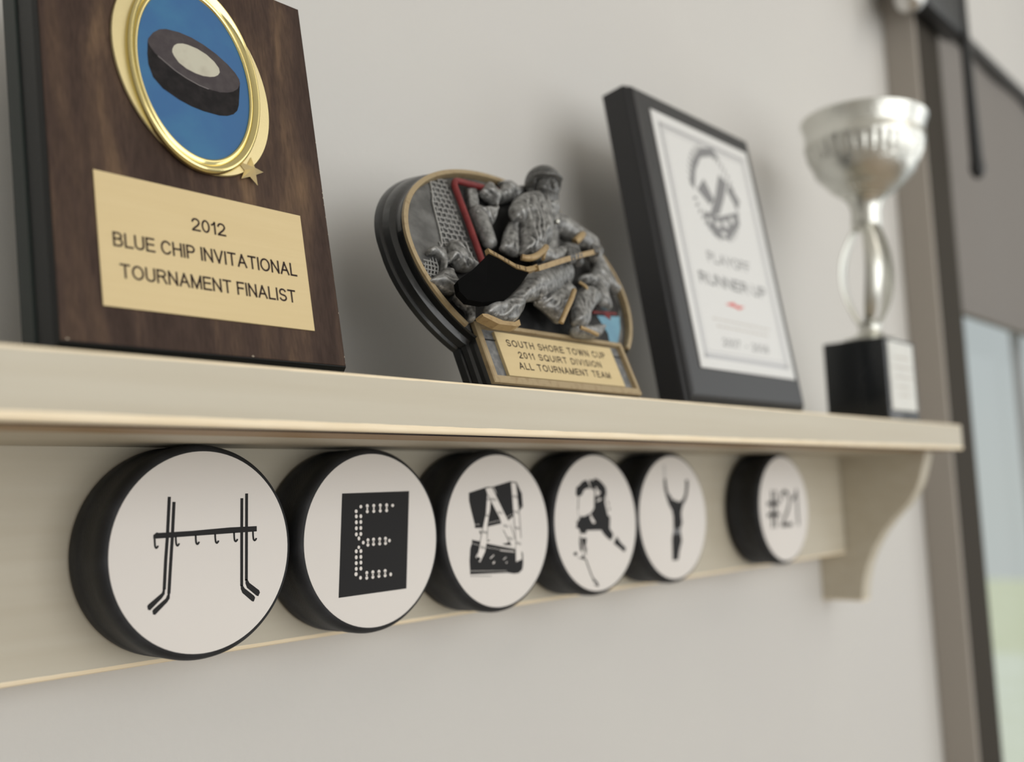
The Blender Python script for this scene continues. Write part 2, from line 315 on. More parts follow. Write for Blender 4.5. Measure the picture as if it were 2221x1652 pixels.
GL = {  # plain grotesque capitals as centre lines in a box of height 1: (width, strokes)
 'A': (.66, [[(0,0),(.33,1)],[(.33,1),(.66,0)],[(.12,.33),(.54,.33)]]),
 'B': (.56, [[(0,0),(0,1)],[(0,1),(.30,1)]+_arc(.30,.77,.22,.23,90,-90)+[(0,.54)],[(0,.54),(.32,.54)]+_arc(.32,.27,.24,.27,90,-90)+[(0,0)]]),
 'C': (.64, [_arc(.34,.5,.34,.5,38,322,18)]),
 'D': (.60, [[(0,0),(0,1)],[(0,1),(.24,1)]+_arc(.24,.5,.36,.5,90,-90,14)+[(0,0)]]),
 'E': (.52, [[(0,0),(0,1)],[(0,1),(.52,1)],[(0,.53),(.48,.53)],[(0,0),(.54,0)]]),
 'F': (.48, [[(0,0),(0,1)],[(0,1),(.50,1)],[(0,.52),(.43,.52)]]),
 'H': (.58, [[(0,0),(0,1)],[(.58,0),(.58,1)],[(0,.53),(.58,.53)]]),
 'I': (.0, [[(0,0),(0,1)]]),
 'L': (.46, [[(0,1),(0,0)],[(0,0),(.48,0)]]),
 'M': (.70, [[(0,0),(0,1)],[(0,1),(.35,0)],[(.35,0),(.70,1)],[(.70,1),(.70,0)]]),
 'N': (.58, [[(0,0),(0,1)],[(0,1),(.58,0)],[(.58,0),(.58,1)]]),
 'O': (.72, [_arc(.36,.5,.36,.5,0,360,26)]),
 'P': (.54, [[(0,0),(0,1)],[(0,1),(.28,1)]+_arc(.28,.74,.26,.26,90,-90)+[(0,.48)]]),
 'Q': (.72, [_arc(.36,.5,.36,.5,0,360,26),[(.44,.22),(.70,-.02)]]),
 'R': (.60, [[(0,0),(0,1)],[(0,1),(.32,1)]+_arc(.32,.755,.24,.245,90,-90)+[(0,.51)],[(.30,.51),(.42,.40),(.60,0)]]),
 'S': (.56, [_arc(.29,.745,.25,.255,25,180,10)+_arc(.29,.70,.25,.20,180,250,4)[1:]+[(.36,.48)]+_arc(.29,.275,.27,.215,62,0,4)+_arc(.29,.265,.27,.265,0,-155,10)[1:]]),
 'T': (.58, [[(0,1),(.58,1)],[(.29,1),(.29,0)]]),
 'U': (.58, [[(0,1),(0,.32)]+_arc(.29,.30,.29,.30,180,360,14)+[(.58,1)]]),
 'V': (.62, [[(0,1),(.31,0)],[(.31,0),(.62,1)]]),
 'W': (.92, [[(0,1),(.23,0)],[(.23,0),(.46,1)],[(.46,1),(.69,0)],[(.69,0),(.92,1)]]),
 'Y': (.60, [[(0,1),(.30,.42)],[(.30,.42),(.60,1)],[(.30,.42),(.30,0)]]),
 '0': (.46, [_arc(.23,.5,.23,.5,0,360,24)]),
 '1': (.22, [[(.20,0),(.20,1)],[(.20,.98),(.12,.85),(0,.76)]]),
 '2': (.48, [_arc(.24,.72,.23,.28,170,-20,12)+[(.34,.42),(.10,.16),(.01,0)],[(0,0),(.49,0)]]),
 '7': (.46, [[(0,1),(.47,1)],[(.46,.97),(.28,.6),(.20,.30),(.17,0)]]),
 '8': (.46, [_arc(.23,.76,.20,.24,0,360,18),_arc(.23,.27,.23,.27,0,360,20)]),
 '-': (.28, [[(0,.4),(.28,.4)]]),
 '#': (.50, [[(.18,0),(.26,1)],[(.36,0),(.44,1)],[(.02,.66),(.56,.66)],[(0,.33),(.54,.33)]]),
}
def add_lettering(name, body, u0, u1, v0, v1, n, f, m, parent, weight=.115, track=.24, space=.34):
    x = 0; items = []
    for ch in body:
        if ch == ' ': x += space; continue
        w, st = GL[ch]; items.append((x, st)); x += w + track
    tot = x - track; t = (v1-v0)*weight; bm = bmesh.new(); k = (u1-u0-t)/tot; h = v1-v0-t
    for x0, st in items:
        for pl in st:
            P = [Vector((u0+t/2+(x0+a)*k, v0+t/2+b_*h)) for a, b_ in pl]
            d0 = (P[0]-P[1]).normalized(); d1 = (P[-1]-P[-2]).normalized()
            closed = (P[0]-P[-1]).length < 1e-4
            if not closed: P[0] += d0*t*.5; P[-1] += d1*t*.5
            L = []; R_ = []
            for i, p in enumerate(P):
                a = P[i-1] if i > 0 else (P[-2] if closed else p); c = P[i+1] if i < len(P)-1 else (P[1] if closed else p)
                d = (c-a).normalized(); nn = Vector((-d.y, d.x)); L.append(p+nn*t/2); R_.append(p-nn*t/2)
            for i in range(len(P)-1):
                bm.faces.new([bm.verts.new(f(q.x,q.y,n)) for q in (L[i],R_[i],R_[i+1],L[i+1])])
    # trim overshoot of strokes above and below the line
    return print_obj(name, bm, m, parent, f)

def blob(caps, f, voxel=.45, extra=None):
    """union of tapered capsules (u,v,n,r) -> one continuous mesh through a voxel remesh"""
    bm = bmesh.new()
    for c in caps:
        if len(c) == 1: c = [c[0], c[0]]
        for a, b in zip(c, c[1:]):
            pa, pb = f(*a[0]), f(*b[0]); L = (pb-pa).length
            k = max(1, int(L/ (0.30*min(a[1], b[1]))))
            for i in range(k+1):
                t = i/k; r = a[1]*(1-t)+b[1]*t
                bmesh.ops.create_icosphere(bm, subdivisions=3, radius=r, matrix=Matrix.Translation(pa.lerp(pb, t)))
    if extra: extra(bm)
    me = bpy.data.meshes.new('b'); bm.to_mesh(me); bm.free()
    return remesh(me, voxel)
def inflate(bm, outline, nb, H, Rr, fdir, famp, f, back=-3.0, h=.5, seed=0):
    """closed relief solid: outline (u,v) swelling from n=nb by H, with cloth folds running along fdir"""
    O_ = [(p.x, p.y) for p in smooth_path([(u,v,0) for u,v in outline]+[(*outline[0],0)], 5)][:-1]; K = len(O_)
    us = [p[0] for p in O_]; vs_ = [p[1] for p in O_]; u0, u1, v0, v1 = min(us)-h, max(us)+h, min(vs_)-h, max(vs_)+h
    def inside(x, y):
        c = False; j = K-1
        for i in range(K):
            xi, yi = O_[i]; xj, yj = O_[j]
            if (yi > y) != (yj > y) and x < (xj-xi)*(y-yi)/(yj-yi)+xi: c = not c
            j = i
        return c
    def near(x, y):
        best = 1e9; bp = None
        for i in range(K):
            ax, ay = O_[i-1]; bx, by = O_[i]; dx, dy = bx-ax, by-ay; L = dx*dx+dy*dy or 1e-9
            t = max(0, min(1, ((x-ax)*dx+(y-ay)*dy)/L)); px, py = ax+dx*t, ay+dy*t; d = (px-x)**2+(py-y)**2
            if d < best: best = d; bp = (px, py)
        return sqrt(best), bp
    nx, ny = int((u1-u0)/h)+2, int((v1-v0)/h)+2
    ins = [[inside(u0+i*h, v0+j*h) for j in range(ny)] for i in range(nx)]
    fd = Vector(fdir).normalized(); fp = Vector((-fd.y, fd.x)); V = {}
    def vert(i, j):
        if (i,j) in V: return V[i,j]
        x, y = u0+i*h, v0+j*h; d, bp = near(x, y)
        if not ins[i][j] or d < h*.45: x, y = bp; d = 0
        t = min(d/Rr, 1); z = H*sqrt(max(0, 1-(1-t)**2))
        q = Vector((x,y)); a = q.dot(fd)*.07; c = q.dot(fp)*.34
        w = noise.noise((a*2, c*.5, seed+5))*.9
        r1 = noise.noise((a, c+w, seed)); z += famp*(1-abs(r1)*3.2)*min(1, d/1.5)
        fr = bm.verts.new(f(x, y, nb+z)); bk = bm.verts.new(f(x, y, nb-.5-3.0*sqrt(max(0,1-(1-t)**2)))); V[i,j] = (fr, bk, d == 0); return V[i,j]
    cells = [(i,j) for i in range(nx-1) for j in range(ny-1) if ins[i][j] and ins[i+1][j] and ins[i][j+1] and ins[i+1][j+1] or (sum((ins[i][j],ins[i+1][j],ins[i][j+1],ins[i+1][j+1])) >= 2)]
    cs = set(cells)
    for i, j in cells:
        q = [vert(i,j), vert(i+1,j), vert(i+1,j+1), vert(i,j+1)]
        bm.faces.new([a[0] for a in q]); bm.faces.new([a[1] for a in q[::-1]])
        for (a, b_, ni, nj) in ((0,1,i,j-1),(1,2,i+1,j),(2,3,i,j+1),(3,0,i-1,j)):
            if (ni,nj) not in cs: bm.faces.new((q[b_][0], q[a][0], q[a][1], q[b_][1]))
def remesh(me, voxel, smooth_it=4):
    o = bpy.data.objects.new('b', me); C.objects.link(o)
    r = o.modifiers.new('r', 'REMESH'); r.mode = 'VOXEL'; r.voxel_size = voxel
    s = o.modifiers.new('s', 'SMOOTH'); s.iterations = smooth_it; s.factor = .6
    dg = bpy.context.evaluated_depsgraph_get(); dg.update()
    out = bpy.data.meshes.new_from_object(o.evaluated_get(dg)); bpy.data.objects.remove(o); return out
def folds(me, f, amp, freq=.35, sharp=1.0, direction=None, fine=.12):
    inv_o = f.O
    cos_ = [v.co.copy() for v in me.vertices]; nr = [v.normal.copy() for v in me.vertices]
    for v, c, n in zip(me.vertices, cos_, nr):
        p = c - inv_o; q = Vector((p.dot(f.U), p.dot(f.V), p.dot(f.N)))
        if direction: # stretch folds along a direction
            d = Vector(direction).normalized(); q = q - d*q.dot(d)*.72
        w = noise.noise(q*freq*.6)*2.2
        a = noise.noise(q*freq + Vector((w,w*.5,3.1)))
        ridge = 1 - abs(a)*2.6
        h = amp*(ridge*.55) + amp*fine*noise.noise(q*1.7)*1.2
        v.co = c + n*h
    me.update()

# ------------------------------------------------------------------ the setting
WY = 23.0                                  # face of the wall
def struct(name, bm, m, smooth=None, label=None):
    o = link(name, from_bm(bm), m, smooth=smooth); o['kind'] = 'structure'
    if label: o['label'] = label
    return o
FLOOR, CEIL = -1420.0, 1080.0
WX0, WX1 = 944.0, 2650.0                    # opening of the patio window
HEAD = 535.0
b = bmesh.new()
pr = [(-1700,WY),(760,WY)] + [(WX0,WY),(WX0,WY+130),(-1700,WY+130)]
rings(b, [[(x,y,z) for x,y in pr] for z in (FLOOR,CEIL)], ident); box(b, WX0, 3400, WY, WY+130, HEAD, CEIL); box(b, WX1, 3400, WY, WY+130, FLOOR, HEAD)
struct('wall_back', b, M['wall'], label='smooth pale greige wall behind the shelf')
b = bmesh.new(); box(b, -1700, 3400, -3300, WY+130, FLOOR-60, FLOOR); struct('floor', b, M['floor'], label='wooden floor of the room')
b = bmesh.new(); box(b, -1700, 3400, -3300, WY+130, CEIL, CEIL+60); struct('ceiling', b, M['white_wall'], label='white ceiling')
b = bmesh.new(); box(b, -1760, -1700, -3300, WY+130, FLOOR, CEIL); struct('wall_left', b, M['wall'], label='greige side wall')
b = bmesh.new(); box(b, -1700, 872, WY-12, WY, FLOOR, FLOOR+110); struct('baseboard_back', b, M['white_wall'], label='white baseboard')

# window at the right end of the wall
def make_window():
    b = bmesh.new(); box(b, 868, 874, WY-33, WY, FLOOR, 548); bevel(b, 1.5, 2)
    struct('trim_1', b, M['casing'], label='taupe casing strip beside the dark window frame')
    w = bmesh.new(); box(w, 874, WX0, WY-33, WY+60, FLOOR, 548); bevel(w, 2, 1)
    root = link('window_1', from_bm(w), M['dark_frame'], origin=(905, WY, FLOOR)); tag(root, 'tall patio window with dark brown frame and half lowered taupe shade', kind='structure')
    w = bmesh.new(); box(w, WX0, WX1, WY-33, WY+60, HEAD-3, HEAD+8); bevel(w, 2, 1); link('window_head', from_bm(w), M['track'], root)
    w = bmesh.new(); box(w, WX1-60, WX1, WY-10, WY+60, FLOOR, HEAD-3); link('window_jamb', from_bm(w), M['dark_frame'], root)
    w = bmesh.new(); box(w, 1330, 1340, WY+14, WY+26, FLOOR, HEAD-3); link('mullion', from_bm(w), M['silver_line'], root)
    w = bmesh.new(); box(w, WX0, WX1-60, WY+30, WY+34, FLOOR, HEAD-3); link('pane', from_bm(w), M['glass'], root)
    w = bmesh.new(); n = 60; z0, z1 = 207, HEAD-3
    cols = []
    for i in range(n+1):
        x = WX0+1 + (WX1-62-WX0)*i/n; y = WY-20+1.5*sin(i*.9)
        cols.append([w.verts.new((x,y,z0)), w.verts.new((x,y,z1)), w.verts.new((x,y+1.2,z1)), w.verts.new((x,y+1.2,z0))])
    for p, q in zip(cols, cols[1:]):
        for k in range(4): w.faces.new((p[k], p[(k+1)%4], q[(k+1)%4], q[k]))
    link('roller_shade', from_bm(w), M['shade'], root)
    w = bmesh.new(); box(w, WX0+1, WX1-62, WY-26, WY-14, 197, 209); bevel(w, 3, 2); link('shade_bar', from_bm(w), M['shade'], root)
make_window()
def make_wand():
    bm = bmesh.new(); x, y = 962, -32
    tube(bm, [(x,y,HEAD+50),(x+1,y,450),(x+2,y,352)], 6, 10, rr=[5,5.5,7])
    o = link('blind_wand', from_bm(bm), M['rod'], smooth=40, origin=(x,y,352)); tag(o, 'black wand hanging in front of the taupe shade', 'wand')
    bm = bmesh.new(); bmesh.ops.create_uvsphere(bm, u_segments=16, v_segments=10, radius=8, matrix=Matrix.Translation((x+2,y,352)) @ Matrix.Scale(1.6,4,(0,0,1))); link('grip', from_bm(bm), M['rod'], o, smooth=60)
make_wand()
def make_bracket():
    root = empty('blind_bracket', (880, WY, 560), 'black bracket with pale nickel knob at the top corner of the window', 'bracket')
    bm = bmesh.new(); box(bm, 826, 960, -34, WY-33.5, 498, 640); bevel(bm, 6, 2); link('bracket_body', from_bm(bm), M['rod'], root, smooth=40)
    bm = bmesh.new(); box(bm, 842, 864, -30, WY, 552, 612); link('bracket_arm', from_bm(bm), M['rod'], root)
    bm = bmesh.new(); bmesh.ops.create_uvsphere(bm, u_segments=24, v_segments=16, radius=15, matrix=Matrix.Translation((802,-30,489))); tube(bm, [(806,-30,494),(834,-28,520)], 7, 12); link('knob', from_bm(bm), M['nickel'], root, smooth=60)
make_bracket()
# outdoors
b = bmesh.new(); box(b, -2000, 16000, 160, 14000, FLOOR-120, FLOOR-60); tag(link('lawn', from_bm(b), M['lawn']), kind='structure', label='green lawn outside the window')
b = bmesh.new(); box(b, 700, 9000, 160, 3400, FLOOR-60, FLOOR-20); tag(link('patio', from_bm(b), M['patio']), kind='structure', label='pale patio slab outside the window')

# ------------------------------------------------------------------ the shelf
def make_shelf():
    root = empty('wall_shelf', (80, WY, ZB), 'long cream-painted wooden wall shelf with worn edges and scrolled brackets', 'shelf')
    X0, X1 = -520, 652
    # board: rounded nosing profile swept along X
    prof = [(WY, ZT), (YF+1.2, ZT)]
    for k in range(1,5): a = pi/2*k/4; prof.append((YF+1.2-1.2*sin(a), ZT-1.2+1.2*cos(a)))
    r = 1.4
    prof.append((YF, ZB+r))
    for k in range(1,7): a = pi/2*k/6; prof.append((YF+r-r*cos(a), ZB+r-r*sin(a)))
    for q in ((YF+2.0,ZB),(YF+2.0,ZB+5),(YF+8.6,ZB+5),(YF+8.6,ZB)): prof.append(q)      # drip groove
    prof.append((WY, ZB))
    bm = bmesh.new(); loops = []
    def ring(x, ins): return [(x, y if y > WY-1 else y+ins, z) for y, z in prof]
    xs = [X0, X1-6, X1-3, X1-1, X1]; ins = [0, 0, .8, 3, 6]
    rings(bm, [ring(x, i) for x, i in zip(xs, ins)], ident)
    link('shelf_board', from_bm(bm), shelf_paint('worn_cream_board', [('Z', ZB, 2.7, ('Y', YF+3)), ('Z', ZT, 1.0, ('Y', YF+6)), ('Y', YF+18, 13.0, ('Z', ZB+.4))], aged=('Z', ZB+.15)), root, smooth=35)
    # back panel with a rubbed lower edge
    bm = bmesh.new(); c = 1.6; zp = -40.67
    pr = [(0, ZB-.02), (0, zp+c), (c*.3, zp+c*.3), (c, zp), (WY, zp), (WY, ZB-.02)]
    rings(bm, [[(x, y, z) for y, z in pr] for x in (-497, 624)], ident)
    link('back_panel', from_bm(bm), shelf_paint('worn_cream_panel', [('Z', zp, 1.9, None)]), root, smooth=None)
    # brackets
    pr = [(-69.5,ZB-.02),(-69.2,35),(-66.9,27),(-62.5,14),(-57.5,5),(-52,-2),(-42,-11.6),(-32.5,-22),(-23.5,-35.5),(-17.5,-47.8),(-13,-62.5),(-10.5,-78.4)]
    pr = [(p.x, p.y) for p in smooth_path([(y,z,0) for y,z in pr], 4)] + [(WY,-78.4),(WY,ZB-.02)]
    for x0, x1 in ((624, 641), (-514, -497)):
        bm = bmesh.new(); rings(bm, [[(x0+.8,)+p for p in [(y+.6 if y<22 else y, z) for y,z in pr]], [(x0+1.4, y, z) for y,z in pr], [(x1-1.4, y, z) for y,z in pr], [(x1-.8,)+p for p in [(y+.6 if y<22 else y, z) for y,z in pr]]], ident)
        link('bracket', from_bm(bm), shelf_paint('worn_cream_bracket', [('Z', -78.4, .8, None)]), root, smooth=30)
make_shelf()

